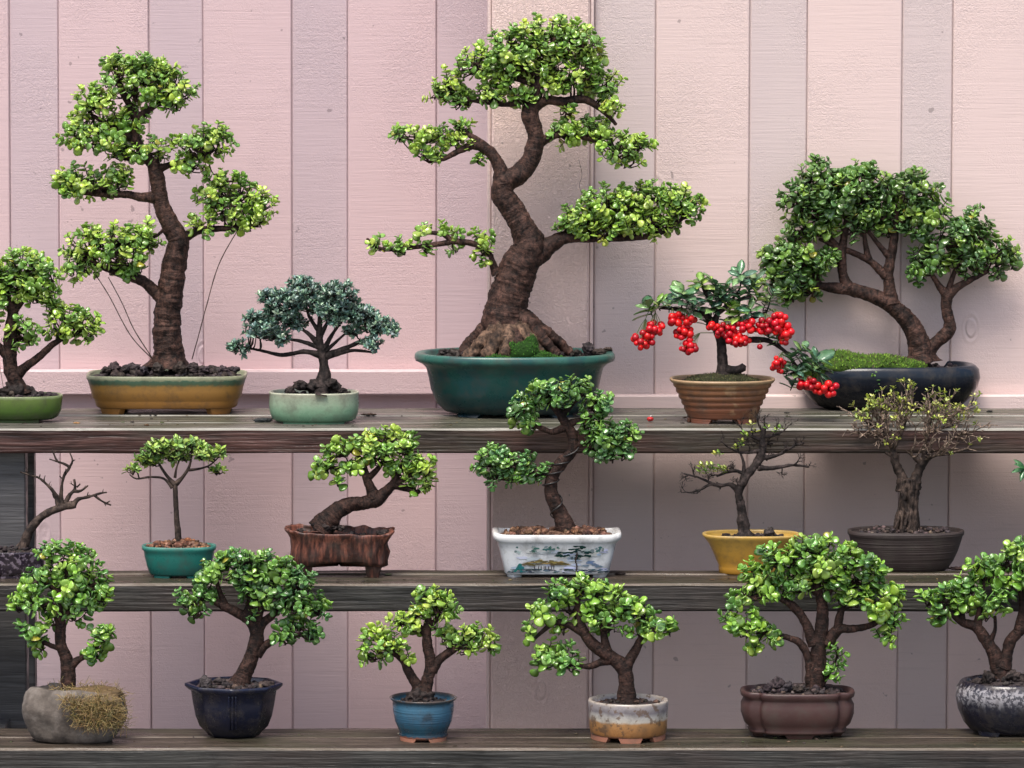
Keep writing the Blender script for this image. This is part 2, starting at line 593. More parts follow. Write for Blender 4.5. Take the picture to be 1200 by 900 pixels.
PAL = {
    'lime': [(0.38, 0.56, 0.07), (0.28, 0.47, 0.06), (0.18, 0.35, 0.05), (0.46, 0.62, 0.11), (0.23, 0.42, 0.08)],
    'green': [(0.176, 0.362, 0.06), (0.121, 0.275, 0.053), (0.243, 0.438, 0.075), (0.095, 0.213, 0.053), (0.135, 0.312, 0.09)],
    'deep': [(0.109, 0.232, 0.041), (0.155, 0.297, 0.048), (0.248, 0.399, 0.061), (0.093, 0.193, 0.048), (0.139, 0.27, 0.075)],
    'blue': [(0.132, 0.276, 0.196), (0.199, 0.368, 0.255), (0.106, 0.207, 0.16), (0.29, 0.46, 0.317), (0.26, 0.37, 0.3), (0.3, 0.4, 0.34)],
    'mid': [(0.24, 0.45, 0.055), (0.17, 0.36, 0.05), (0.30, 0.52, 0.07), (0.12, 0.28, 0.05), (0.21, 0.41, 0.09), (0.36, 0.55, 0.09)],
    'yel': [(0.55, 0.60, 0.10), (0.45, 0.55, 0.07), (0.62, 0.64, 0.18), (0.36, 0.46, 0.07)],
    'fresh': [(0.3, 0.504, 0.112), (0.42, 0.616, 0.096), (0.21, 0.392, 0.096), (0.525, 0.7, 0.16)],
    'lance': [(0.096, 0.232, 0.102), (0.144, 0.29, 0.119), (0.072, 0.174, 0.102), (0.24, 0.406, 0.153)],
}


def rv():
    a = random.uniform(0, 2 * math.pi)
    z = random.uniform(-1, 1)
    r = math.sqrt(1 - z * z)
    return Vector((r * math.cos(a), r * math.sin(a), z))


def jcol(c, k=0.18):
    m = 1 + random.uniform(-k, k)
    return (c[0] * m * (1 + random.uniform(-.1, .1)), c[1] * m, c[2] * m * (1 + random.uniform(-.2, .2)))


def jade_sprig(LV, tw, base, axis, L, pal, npair=4, twr=0.0009):
    """short fleshy stem with crossed pairs of round leaves, small bright ones at its tip"""
    axis = axis.normalized()
    p0 = base.copy()
    side = axis.orthogonal().normalized()
    side.rotate(Matrix.Rotation(random.uniform(0, 6.28), 3, axis))
    col0 = random.choice(pal)
    warm = random.random() < 0.03
    pts = [(p0, twr * 1.3)]
    p = p0
    ax = axis
    for i in range(npair):
        f = i / max(1, npair - 1)
        ax = (ax + rv() * 0.25 + Vector((0, 0, 0.08))).normalized()
        p = p + ax * L * 0.42 * (1 - 0.3 * f)
        pts.append((p.copy(), twr))
        for sgn in (-1, 1):
            if random.random() < 0.10:
                continue
            sd = side * sgn
            d = (sd + ax * (0.25 + 0.5 * f) + rv() * 0.33).normalized()
            nrm = (ax - sd * 0.35 + rv() * 0.45)
            ll = L * (1.12 - 0.45 * f) * random.uniform(0.62, 1.25)
            c = jcol(col0)
            if f > 0.6:
                c = tuple(a * 1.25 for a in c)
            if warm:
                c = (c[0] * 1.35, c[1] * 1.1, c[2])
            if random.random() < 0.008:
                c = (0.42, 0.40, 0.05)
            LV.add(p + d * ll * 0.12, d, nrm, ll, random.uniform(0.95, 1.25), c)
        side = ax.cross(side).normalized()
    add_tube(tw, pts, 4, 0.01, do_spline=False)


def small_sprig(LV, tw, base, axis, L, pal, nleaf=6, twr=0.0006, droop=0.0, ang=0.9, wid=1.0):
    axis = axis.normalized()
    tip = base + axis * L * 0.7
    add_tube(tw, [(base, twr * 1.2), (tip, twr)], 4, 0.01, do_spline=False)
    side = axis.orthogonal().normalized()
    for i in range(nleaf):
        side.rotate(Matrix.Rotation(2.4 + random.uniform(-.3, .3), 3, axis))
        f = i / nleaf
        p = base + axis * L * (0.25 + 0.5 * f)
        d = (side * ang + axis * (0.35 + 0.5 * f) + rv() * 0.25 + Vector((0, 0, -droop))).normalized()
        nrm = axis - side * 0.4 + rv() * 0.3 + Vector((0, 0, 0.3))
        LV.add(p, d, nrm, L * random.uniform(0.8, 1.2), random.uniform(1.0, 1.4) * wid, jcol(random.choice(pal), 0.25))


def _gap(v, used):
    return min(((v - u).length_squared for u in used), default=9.0)


# ------------------------------------------------------------------ a whole plant


class Plant:
    def __init__(s, name, label, cat, cx, by, shelf, bdepth, group='potted bonsai on the display shelves'):
        """cx: column of the pot's middle, by: row where its front foot stands"""
        s.Z = ZS[shelf]
        yf = Yat(by, s.Z)
        s.Y = yf + bdepth
        s.k = pxs(s.Y)
        c = P(cx, by, s.Y)
        s.cx = c.x
        s.root = thing(name, label, cat, (c.x, s.Y, s.Z), group)
        s.nodes = []
        s.trunk = None

    def W(s, px, py, dy=0.0):
        """dy in photograph pixels, + away"""
        return P(px, py, s.Y + dy * s.k)

    # limbs ---------------------------------------------------------
    def limb(s, name, pts, mat, parent=None, sides=12, lump=0.10, ring=0.05, flare=None, lfreq=45, sway=0.0, nomesh=False):
        mb = MB()
        k = s.k
        pp = []
        for i, q in enumerate(pts):
            dy = q[3] if len(q) > 3 else sway * math.sin(i * 1.7 + len(pts))
            pp.append((s.W(q[0], q[1], dy), q[2] * k * 0.92))
        if name == 'branch' and len(pp) > 2:
            pp[0] = (pp[0][0], pp[0][1] * 1.3)
        sp = add_tube(mb, pp, sides, 0.003 if sides > 8 else 0.005, lump, ring, lfreq, flare=flare)
        for v, r in sp:
            s.nodes.append((v.copy(), r))
        return mb.build(name, mat, parent or s.root)

    def trunkset(s, mat, main, branches, flare=None, sides=18, lump=0.12, ring=0.05, bl=0.12, bname='branch', mbr=None):
        s.trunk = s.limb('trunk', main, mat, None, sides, lump, ring, flare)
        for b in branches:
            big = max(q[2] for q in b)
            s.limb(bname, b, mbr or mat, s.trunk, 10 if big > 4 else 6, bl, ring, None, 70)
        return s.trunk

    # crown ---------------------------------------------------------
    def crown(s, pads, L=9.0, cover=2.1, pal='green', kind='round', leafmat='leaf', twmat='bark', spread=0.35, rdk=0.85, up=0.55, npair=4, style='jade', nleaf=6, spray=0.0):
        LV = Leaves(kind)
        tw = MB()
        k = s.k
        L = L * 1.02
        Lm = L * k
        pal = PAL[pal]
        skel = [(v, r) for v, r in s.nodes]
        perS = npair * 1.8 if style == 'jade' else nleaf
        area1 = {'round': 0.62, 'oval': 0.33, 'lance': 0.22}[kind] * L * L
        for pd in pads:
            cx, cy, rx, ry = pd[:4]
            rd = math.sqrt(rx * ry) * rdk
            dy = pd[4] if len(pd) > 4 else random.uniform(-1, 1) * spread * rd
            rd = min(rd, 52)
            rx2, ry2, rd2 = max(rx - L * 0.3, rx * 0.6), max(ry - L * 0.3, ry * 0.6), max(rd - L * 0.4, rd * 0.5)
            C = s.W(cx, cy, dy)
            ns = max(3, int(round(cover * 2.55 * math.pi * rx * ry / area1 / perS)))
            near = min(skel, key=lambda q: (q[0] - C).length)
            nb = max(1, int(ns / 7))
            hubs = []
            for i in range(nb):
                d = rv()
                rr = random.uniform(0.15, 0.65)
                h = C + Vector((d.x * rx2 * k * rr, d.y * rd2 * k * rr, d.z * ry2 * k * rr - ry2 * k * 0.12))
                st = min(skel, key=lambda q: (q[0] - h).length + random.uniform(0, 0.3) * rx * k)
                mid = (st[0] + h) / 2 + rv() * (h - st[0]).length * 0.14 - Vector((0, 0, (h - st[0]).length * 0.08))
                rt = min(max(1.1 * k, 0.30 * st[1]), 2.4 * k)
                add_tube(tw, [(st[0], rt), (mid, rt * 0.8), (h, rt * 0.5)], 5, 0.007, 0.12, 0.1, 90)
                hubs.append(h)
                hubs.append((mid + h) / 2)
            used = []
            for i in range(ns):
                d = rv()
                d.z = d.z * 0.9 + 0.1
                rr = random.random() ** 0.42
                for _c in range(4):        # spread the shoots evenly
                    d2, r2 = rv(), random.random() ** 0.42
                    d2.z = d2.z * 0.9 + 0.1
                    if _gap(d2 * r2, used) > _gap(d * rr, used):
                        d, rr = d2, r2
                used.append(d * rr)
                # uneven outline
                rr *= 1 + 0.16 * noise.noise(d * 2.1 + C * 9)
                tip = C + Vector((d.x * rx2 * k * rr, d.y * rd2 * k * rr, d.z * ry2 * k * rr))
                h = min(hubs, key=lambda q: (q - tip).length)
                out = Vector((d.x / max(rx, 1) * ry, d.y, d.z))
                ax = (out * rr * 1.0 + Vector((0, 0, up)) + rv() * 0.5)
                if ax.length < 1e-3:
                    ax = Vector((0, 0, 1))
                ax.normalize()
                base = tip - ax * Lm * 0.5
                dd = base - h
                if dd.length > Lm * 0.4:
                    mid = h + dd * 0.5 - ax * Lm * 0.3 + rv() * Lm * 0.15
                    add_tube(tw, [(h, 1.15 * k), (mid, 1.0 * k), (base, 0.75 * k)], 4, 0.01, do_spline=False)
                if style == 'jade':
                    np_ = npair if rr > 0.6 else max(2, npair - 1)
                    jade_sprig(LV, tw, base, ax, Lm * random.uniform(0.78, 1.05), pal, np_, 0.55 * k)
                else:
                    small_sprig(LV, tw, base, ax, Lm * random.uniform(0.8, 1.2), pal, nleaf, 0.4 * k)
        mb = MB()
        LV.write(mb)
        fo = mb.build('foliage', M[leafmat], s.root)
        tw.build('twigs', M[twmat], fo)
        return fo

    # soil ----------------------------------------------------------
    def soil(s, zs, a, b, shape, mat, chunk=(40, 2.5), rise=2.0, cols=((1, 1, 1),), moss=None, off=0):
        """zs: soil height over the shelf (m); a, b half widths (m)"""
        mb = MB()
        k = s.k
        vs, fs = [], []
        nr, nt = 9, 40
        vs.append((s.cx, s.Y, s.Z + zs + rise * k))
        for i in range(1, nr + 1):
            f = i / nr
            for j in range(nt):
                th = 2 * math.pi * j / nt
                x, y = shape(th)
                q = Vector((s.cx + x * a * f, s.Y + y * b * f, 0))
                z = s.Z + zs + rise * k * (1 - f * f) + 1.6 * k * noise.noise(q * 60) * (1 if i < nr else 0.2)
                vs.append((q.x, q.y, z))
        for j in range(nt):
            fs.append((0, 1 + j, 1 + (j + 1) % nt))
        for i in range(nr - 1):
            for j in range(nt):
                A, B = 1 + i * nt + j, 1 + i * nt + (j + 1) % nt
                fs.append((A, A + nt, B + nt, B))
        mb.add(vs, fs, (0.8, 0.8, 0.8))
        n, sz = chunk
        for i in range(n):
            th = random.uniform(0, 2 * math.pi)
            f = math.sqrt(random.random()) * 0.92
            x, y = shape(th)
            r = sz * k * random.choice((0.35, 0.5, 0.5, 0.7, 1.0)) * random.uniform(0.7, 1.3)
            p = Vector((s.cx + x * a * f, s.Y + y * b * f, s.Z + zs + rise * k * (1 - f * f) + r * 0.5))
            add_rock(mb, p, r, 0.35, jcol(random.choice(cols), 0.3))
        return mb.build('soil', mat, s.root)

    def clods(s, lst, mat, parent, name='soil_clod'):
        for q in lst:
            mb = MB()
            add_rock(mb, s.W(q[0], q[1], q[3] if len(q) > 3 else -4), q[2] * s.k, 0.3, jcol((1, 1, 1), 0.25), 3)
            mb.build(name, mat, parent)


def ico(sub):
    t = (1 + 5 ** 0.5) / 2
    v = [Vector(p).normalized() for p in ((-1, t, 0), (1, t, 0), (-1, -t, 0), (1, -t, 0), (0, -1, t), (0, 1, t), (0, -1, -t), (0, 1, -t), (t, 0, -1), (t, 0, 1), (-t, 0, -1), (-t, 0, 1))]
    f = [(0, 11, 5), (0, 5, 1), (0, 1, 7), (0, 7, 10), (0, 10, 11), (1, 5, 9), (5, 11, 4), (11, 10, 2), (10, 7, 6), (7, 1, 8), (3, 9, 4), (3, 4, 2), (3, 2, 6), (3, 6, 8), (3, 8, 9), (4, 9, 5), (2, 4, 11), (6, 2, 10), (8, 6, 7), (9, 8, 1)]
    for _ in range(sub):
        nf, c = [], {}

        def m(a, b):
            key = (min(a, b), max(a, b))
            if key not in c:
                v.append(((v[a] + v[b]) / 2).normalized())
                c[key] = len(v) - 1
            return c[key]
        for a, b, d in f:
            x, y, z = m(a, b), m(b, d), m(d, a)
            nf += [(a, x, z), (b, y, x), (d, z, y), (x, y, z)]
        f = nf
    return v, f


ICO = {i: ico(i) for i in range(4)}


def add_rock(mb, p, r, amp, col, sub=1, sq=(1, 1, 1)):
    V, Fs = ICO[sub]
    o = rv() * 30
    s = Vector((random.uniform(.75, 1.25) * sq[0], random.uniform(.75, 1.25) * sq[1], random.uniform(.6, 1.0) * sq[2]))
    vs = []
    for v in V:
        m = r * (1 + amp * 1.6 * noise.noise(v * 1.3 + o) + (amp * noise.noise(v * 3.5 + o) if sub > 1 else 0))
        vs.append((p.x + v.x * s.x * m, p.y + v.y * s.y * m, p.z + v.z * s.z * m))
    mb.add(vs, Fs, col)


# ------------------------------------------------------------------ pots


def sh_round(th):
    return math.cos(th), math.sin(th)


def sh_super(n):
    def f(th):
        c, s_ = math.cos(th), math.sin(th)
        return math.copysign(abs(c) ** (2 / n), c), math.copysign(abs(s_) ** (2 / n), s_)
    return f


def sh_oct(th):
    # octagon with flat front
    a = (th % (math.pi / 4)) - math.pi / 8
    r = math.cos(math.pi / 8) / math.cos(a)
    r = 0.9 * r + 0.1
    return r * math.cos(th), r * math.sin(th)


def sh_mokko(th):
    c, s_ = math.cos(th), math.sin(th)
    x, y = math.copysign(abs(c) ** 0.72, c), math.copysign(abs(s_) ** 0.72, s_)
    # four in-notches at the corners
    q = (th % (math.pi / 2)) - math.pi / 4
    m = 1 - 0.085 * math.exp(-(q / 0.13) ** 2)
    return x * m, y * m


def pot(pl, prof, a, b, shape, mat, wall=3.0, inner=8.0, nt=96, disp=0.0, dfreq=30, ridge=False, name='pot', zfun=None, lipmat=None):
    """prof: [(scale, height px)] from the foot of the outside wall to the lip; a, b in px"""
    k = pl.k
    A, B = a * k, b * k
    mb = MB()
    top = prof[-1]
    full = [(0.02, prof[0][1])] + list(prof)
    t = wall / a
    full += [(top[0] - t * 0.35, top[1] + 0.5), (top[0] - t, top[1] - 0.2), (top[0] - t * 1.15, top[1] - 2.0), (top[0] - t * 1.6, top[1] - inner), (0.02, top[1] - inner)]
    vs, fs = [], []
    for i, (sc, z) in enumerate(full):
        for j in range(nt):
            th = 2 * math.pi * j / nt
            x, y = shape(th)
            q = Vector((x * A * sc, y * B * sc, z * k))
            if zfun:
                q.z += zfun(th, z) * k
            if disp:
                d = disp * k * (noise.noise(q * dfreq) + 0.5 * noise.noise(q * dfreq * 2.5))
                if ridge:
                    d = disp * k * (0.7 - 1.6 * abs(noise.noise(q * dfreq)) - 0.5 * abs(noise.noise(q * dfreq * 2.7)))
                nn = Vector((x, y, 0)).normalized()
                q += nn * d
                q.z += d * 0.5 if z > 3 else 0
            vs.append((pl.cx + q.x, pl.Y + q.y, pl.Z + q.z))
    n = len(full)
    for i in range(n - 1):
        for j in range(nt):
            p, q = i * nt + j, i * nt + (j + 1) % nt
            fs.append((p, q, q + nt, p + nt))
    fs.append(tuple(range(nt - 1, -1, -1)))
    fs.append(tuple((n - 1) * nt + j for j in range(nt)))
    mb.add(vs, fs)
    return mb.build(name, mat, pl.root)


def feet(pl, parent, ranges, sc, a, b, shape, z1, mat, thick=5.0, out=(1.0, 1.0), disp=0.0, slope=0.0):
    """curved feet: angular ranges (degrees, 0 = right, -90 = front) of the pot's outline"""
    k = pl.k
    for (d0, d1) in ranges:
        mb = MB()
        n = max(4, int(abs(d1 - d0) / 3))
        vs, fs = [], []
        for i in range(n + 1):
            f = i / n
            for (s0, zz) in ((sc * out[0], 0.05), (sc * out[1], z1), (sc * out[1] - thick / a, z1), (sc * out[0] - thick / a, 0.05)):
                th_edge = 0
                if slope and zz < 1:
                    th_edge = slope * (1 - 2 * f)
                th = math.radians(d0 + (d1 - d0) * f + th_edge)
                x, y = shape(th)
                q = Vector((x * a * k * s0, y * b * k * s0, zz * k))
                if disp:
                    dd = disp * k * noise.noise(q * 55)
                    q.x += dd; q.y += dd
                vs.append((pl.cx + q.x, pl.Y + q.y, pl.Z + q.z))
        for i in range(n):
            for j in range(4):
                p, q = i * 4 + j, i * 4 + (j + 1) % 4
                fs.append((p, p + 4, q + 4, q))
        fs.append((0, 1, 2, 3)); fs.append((n * 4 + 3, n * 4 + 2, n * 4 + 1, n * 4))
        mb.add(vs, fs)
        mb.build('foot', mat, parent, smooth=False)


def moss_patch(pl, name, parent, blobs, cols, nblade=900, L=3.0):
    """blobs: (px, py, rx, ry, dy, rd) mounds covered by tiny upright shoots"""
    mb = MB()
    k = pl.k
    V, Fs = ICO[2]
    for (px, py, rx, ry, dy, rd) in blobs:
        C = pl.W(px, py, dy)
        vs = []
        for v in V:
            m = 1 + 0.18 * noise.noise(v * 2.5 + C * 20)
            vs.append((C.x + v.x * rx * k * m, C.y + v.y * rd * k * m, C.z + v.z * ry * k * m))
        mb.add(vs, Fs, tuple(c * 0.45 for c in cols[0]))
        nb = int(nblade * rx * rd / sum(q[2] * q[5] for q in blobs))
        for i in range(nb):
            d = rv()
            d.z = abs(d.z)
            if random.random() < 0.25:
                d.z *= -0.3
            m = 1 + 0.18 * noise.noise(d * 2.5 + C * 20)
            p = Vector((C.x + d.x * rx * k * m, C.y + d.y * rd * k * m, C.z + d.z * ry * k * m))
            ax = (Vector((d.x * .6, d.y * .6, d.z * .5 + 0.6)) + rv() * 0.6).normalized()
            s1 = ax.orthogonal().normalized()
            s2 = ax.cross(s1)
            l = L * k * random.uniform(0.4, 1.1)
            w = l * 0.33
            e = p + ax * l
            mb.add([(p + s1 * w)[:], (p - s1 * w * .5 + s2 * w)[:], (p - s1 * w * .5 - s2 * w)[:], e[:]], [(0, 1, 3), (1, 2, 3), (2, 0, 3)], jcol(random.choice(cols), 0.3))
    return mb.build(name, M['moss'], parent)


# ================================================================== the setting
g = MB()
g.add([(-60, -60, 0), (60, -60, 0), (60, 60, 0), (-60, 60, 0)], [(0, 1, 2, 3)])
t = NT('gravel')
gv = t.n('ShaderNodeTexVoronoi', {'Vector': t.co(), 'Scale': 60.0})
t.set(t.mix(gv.outputs['Color'], (0.10, 0.095, 0.088), (0.24, 0.225, 0.21)), 0.85, t.bump(gv.outputs[0], 0.8, 0.01))
go = g.build('ground', t.m)
go['kind'] = 'structure'

# ---- fences: left one stands further back than the right one
YL, YR = 0.98, 0.665
ZT = 2.55


def fx(px, Y):
    return P(px, 300, Y).x


fl = thing('wooden_fence', 'pink painted board fence standing behind the left half of the bonsai shelves', 'fence', (fx(290, YL), YL, 0))
seams_front = [(-240, -140), (-100, 12), (70, 175), (239, 342), (408, 511)]
for (a_, b_) in seams_front:
    mb = MB()
    add_board(mb, fx(a_, YL), fx(b_, YL), YL, YL + 0.0085, 0.03, ZT)
    mb.build('board', M['pink'], fl, False)
for (a_, b_) in [(-320, -240.7), (-139.3, -100.7), (12.6, 69.4), (175.6, 238.4), (342.6, 407.4), (511.6, 600)]:
    mb = MB()
    add_board(mb, fx(a_, YL), fx(b_, YL), YL + 0.003, YL + 0.0085, 0.03, ZT)
    mb.build('board', M['pink_back'], fl, False)
mb = MB()
add_board(mb, fx(-320, YL), fx(600, YL), YL + 0.009, YL + 0.04, 0.03, ZT - 0.02)
mb.build('backing', M['pink_back'], fl, False)
mb = MB()
zt = P(300, 434, YL - 0.045).z
zb = P(300, 463, YL - 0.045).z
add_box(mb, fx(-320, YL), fx(574, YL - .045), YL - 0.045, YL - 0.002, zb, zt, 0.004, 0.0015)
mb.build('rail', M['pink'], fl, False)
mb = MB()
add_box(mb, fx(-320, YL), fx(600, YL), YL + 0.044, YL + 0.08, 2.2, 2.29, 0.004)
mb.build('rail', M['pink_back'], fl, False)

fr = thing('wooden_fence', 'beige pink board fence standing behind the right half of the bonsai shelves', 'fence', (fx(900, YR), YR, 0))
mb = MB()
add_board(mb, fx(575.5, YR), fx(690, YR), YR - 0.028, YR + 0.10, 0.0, ZT + .03, 0.005)
mb.build('post', M['post_pink'], fr, False)
for a_, b_ in ((571, 575), (690.5, 695)):          # thin cover strips on both sides of the post
    mb = MB()
    add_board(mb, fx(a_, YR), fx(b_, YR), YR - 0.018, YR + 0.06, 0.0, ZT, 0.002)
    mb.build('trim_strip', M['beige'], fr, False)
for (a_, b_) in [(768, 877), (945, 1055), (1115, 1225), (1290, 1400)]:
    mb = MB()
    add_board(mb, fx(a_, YR), fx(b_, YR), YR, YR + 0.0085, 0.03, ZT)
    mb.build('board', M['beige'], fr, False)
for (a_, b_) in [(696, 767.3), (877.7, 944.3), (1055.7, 1114.3), (1225.7, 1289.3)]:
    mb = MB()
    add_board(mb, fx(a_, YR), fx(b_, YR), YR + 0.003, YR + 0.0085, 0.03, ZT)
    mb.build('board', M['beige_back'], fr, False)
mb = MB()
add_board(mb, fx(696, YR), fx(1400, YR), YR + 0.009, YR + 0.04, 0.03, ZT - 0.02)
mb.build('backing', M['beige_back'], fr, False)
mb = MB()
zt = P(900, 463, YR - 0.035).z
add_box(mb, fx(696, YR - .03), fx(1400, YR), YR - 0.035, YR - 0.002, ZS[0] - 0.03, zt, 0.004, 0.0015)
mb.build('rail', M['beige'], fr, False)
mb = MB()
add_box(mb, fx(600, YR), fx(1400, YR), YR + 0.102, YR + 0.14, 2.2, 2.29, 0.004)
mb.build('rail', M['beige_back'], fr, False)

# ---- the stepped display stand
st = thing('display_stand', 'weathered dark timber plant stand with three stepped shelves of bonsai', 'plant stand', (1.2, 0.1, 0))


XL, XR = -0.35, 2.85


def shelf(i, planks, x0, x1, mt, th):
    z = ZS[i]
    for (y0, y1, dz) in planks:
        mb = MB()
        add_box(mb, x0, x1, y0, y1, z - th + dz, z + dz, 0.005, 0.0016)
        mb.build('shelf_board', mt, st, False)


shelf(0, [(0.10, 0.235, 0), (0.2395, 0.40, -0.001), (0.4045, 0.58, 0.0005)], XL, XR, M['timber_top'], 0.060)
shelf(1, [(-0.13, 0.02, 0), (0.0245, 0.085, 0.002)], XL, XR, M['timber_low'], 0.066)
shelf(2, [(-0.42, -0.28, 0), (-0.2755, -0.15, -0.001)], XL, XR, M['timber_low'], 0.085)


def upright(x0, x1, y0, y1, z0, z1, nm='post'):
    mb = MB()
    add_board(mb, x0, x1, y0, y1, z0, z1, 0.004)
    mb.build(nm, M['post_wood'], st, False)


xp0, xp1 = P(-28, 600, 0.2).x, P(32, 600, 0.2).x
for (a_, b_) in ((xp0, xp1), (2.62, 2.70)):
    upright(a_, b_, 0.155, 0.225, 0.0, ZS[0] - 0.062)
    upright(a_ + 0.003, b_ - 0.003, 0.44, 0.50, 0.0, ZS[0] - 0.062)
    upright(a_ + 0.004, b_ - 0.004, -0.085, 0.005, 0.0, ZS[1] - 0.068) if b_ > 1 else upright(a_ - 0.13, b_ - 0.13, -0.085, 0.005, 0.0, ZS[1] - 0.068)
    upright(a_ + 0.004, b_ - 0.004, -0.375, -0.30, 0.0, ZS[2] - 0.087)
    mb = MB()
    xa = (a_ + b_) / 2
    add_board(mb, xa - 0.02, xa + 0.02, -0.298, 0.153, ZS[2] - 0.14, ZS[2] - 0.031, 0.003)
    mb.build('bearer', M['post_wood'], st, False)


# ================================================================== TOP SHELF
G1 = 'potted bonsai on the top shelf'
G2 = 'potted bonsai on the middle shelf'
G3 = 'potted bonsai on the bottom shelf'
def twiggy(p, mat, starts, parent, L0, r0, depth=3, wig=0.5, tips=None, up=0.15, nchild=(2, 3), asp=1.0, name='twigs'):
    mb = MB()
    k = p.k

    def grow(pos, d, L, r, lev):
        pts = [(pos, r)]
        q = pos
        dd = d.normalized()
        n = 3
        for i in range(n):
            dd = (dd + rv() * wig * 0.5 + Vector((0, 0, up * 0.3))).normalized()
            q = q + dd * L / n
            pts.append((q.copy(), r * (1 - 0.45 * (i + 1) / n)))
        add_tube(mb, pts, 5 if r > 0.8 * k else 4, 0.004, 0.4, 0.3, 120)
        if lev <= 0:
            if tips is not None:
                tips.append((q.copy(), dd.copy()))
            return
        for c in range(random.randint(*nchild)):
            i = random.randint(1, n)
            b = pts[i][0]
            nd = (dd + rv() * 0.95 * asp + Vector((0, 0, up))).normalized()
            grow(b, nd, L * random.uniform(0.55, 0.85), pts[i][1] * 0.72, lev - 1)
    for (x, y, dx, dz, sc) in starts:
        b = p.W(x, y, random.uniform(-4, 4))
        grow(b, Vector((dx, random.uniform(-.35, .35), dz)), L0 * k * sc, r0 * k, depth)
    return mb.build(name, mat, parent)


OVAL = sh_super(2.5)
RECT = sh_super(7)

# -- small jade in a green oval pot, cut by the left edge
p = Plant('potted_bonsai', 'jade bonsai in a grass green oval pot at the left end of the top shelf', 'bonsai', 20, 497, 0, 0.075, G1)
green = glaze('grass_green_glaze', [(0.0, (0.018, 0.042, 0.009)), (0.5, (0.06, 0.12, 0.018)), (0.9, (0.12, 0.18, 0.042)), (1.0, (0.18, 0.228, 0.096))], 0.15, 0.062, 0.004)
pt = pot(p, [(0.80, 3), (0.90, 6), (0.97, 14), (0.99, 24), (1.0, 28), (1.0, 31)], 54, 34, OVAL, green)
feet(p, pt, [(-125, -55), (55, 125)], 0.80, 54, 34, OVAL, 6, green, 8)
p.trunkset(M['bark'], [(22, 462, 14), (18, 447, 10), (12, 428, 9.5), (12, 392, 8.5), (15, 365, 7), (6, 342, 5), (10, 320, 3)],
           [[(18, 440, 7), (30, 430, 6), (46, 418, 5), (64, 402, 4), (88, 390, 2)], [(12, 420, 6), (-8, 400, 5), (-25, 380, 3)], [(15, 365, 5), (32, 345, 4), (50, 330, 2.5)]], flare=(0.03, 0.5, 3))
p.crown([(24, 317, 38, 26), (6, 338, 34, 26), (52, 332, 24, 22), (-22, 335, 28, 28), (80, 382, 34, 22), (98, 388, 18, 14), (28, 392, 20, 20), (62, 362, 16, 12), (44, 350, 24, 14), (-30, 380, 30, 24)], 9.5, 2.1, 'lime')
p.soil(27 * p.k, 49 * p.k, 30 * p.k, OVAL, M['soil_black'], (60, 4), 6)
p.clods([(20, 458, 13), (6, 461, 9), (34, 460, 8)], M['bark_black'], p.root, 'root_mound')
mb = MB()
add_tube(mb, [(p.W(4, 455, -6), .0007), (p.W(-1, 420, -9), .0007), (p.W(2, 396, -6), .0007)], 5, 0.008)
add_tube(mb, [(p.W(8, 455, -8), .0006), (p.W(9, 430, -12), .0006), (p.W(3, 405, -9), .0006)], 5, 0.008)
mb.build('guy_wire', M['wire'], p.root)

# -- tall jade in an ochre tray
p = Plant('potted_bonsai', 'tall tiered jade bonsai with thin guy wires in a long ochre tray pot edged green', 'bonsai', 196, 487, 0, 0.105, G1)
ochre = glaze('ochre_glaze', [(0.0, (0.24, 0.104, 0.024)), (0.45, (0.336, 0.16, 0.036)), (0.80, (0.32, 0.176, 0.048)), (0.88, (0.08, 0.12, 0.064)), (0.97, (0.08, 0.16, 0.104)), (1.0, (0.264, 0.28, 0.176))], 0.3, 0.086, 0.006, 90)
SH = sh_super(4.5)
pt = pot(p, [(0.86, 7), (0.88, 8.5), (0.90, 15), (0.905, 17), (0.93, 18.5), (0.95, 28), (0.985, 39), (1.0, 41), (1.0, 45)], 94, 52, SH, ochre, nt=140)
feet(p, pt, [(-158, -112), (-68, -22), (22, 68), (112, 158)], 0.86, 94, 52, SH, 9, ochre, 9, (0.97, 1.0), slope=5)
p.trunkset(M['bark_big'], [(198, 430, 23), (198, 415, 20), (196, 390, 18.5), (197, 365, 17), (202, 325, 16), (206, 300, 15), (209, 281, 14), (199, 262, 12), (189, 238, 10.5), (184, 208, 9.5), (178, 188, 8)],
           [[(197, 356, 9), (184, 344, 8.5), (168, 330, 7), (145, 322, 5.5), (118, 312, 4), (98, 303, 3)],
            [(184, 231, 7), (166, 231, 6), (150, 228, 5), (123, 228, 4), (92, 226, 2)],
            [(204, 282, 9), (218, 277, 7), (234, 270, 5), (256, 268, 4), (286, 268, 3), (305, 262, 2)],
            [(180, 192, 7), (168, 180, 6), (158, 158, 6), (158, 136, 5), (142, 105, 4), (136, 84, 2.5)],
            [(160, 165, 5), (145, 155, 5), (127, 146, 4), (108, 135, 2.5)],
            [(180, 200, 5), (200, 193, 4), (222, 187, 4), (246, 177, 2.5)],
            [(158, 140, 4.5), (180, 125, 4), (200, 112, 3)], [(158, 120, 3), (160, 95, 2.5), (158, 74, 2)]], flare=(0.05, 0.35, 3), sides=24, ring=0.06)
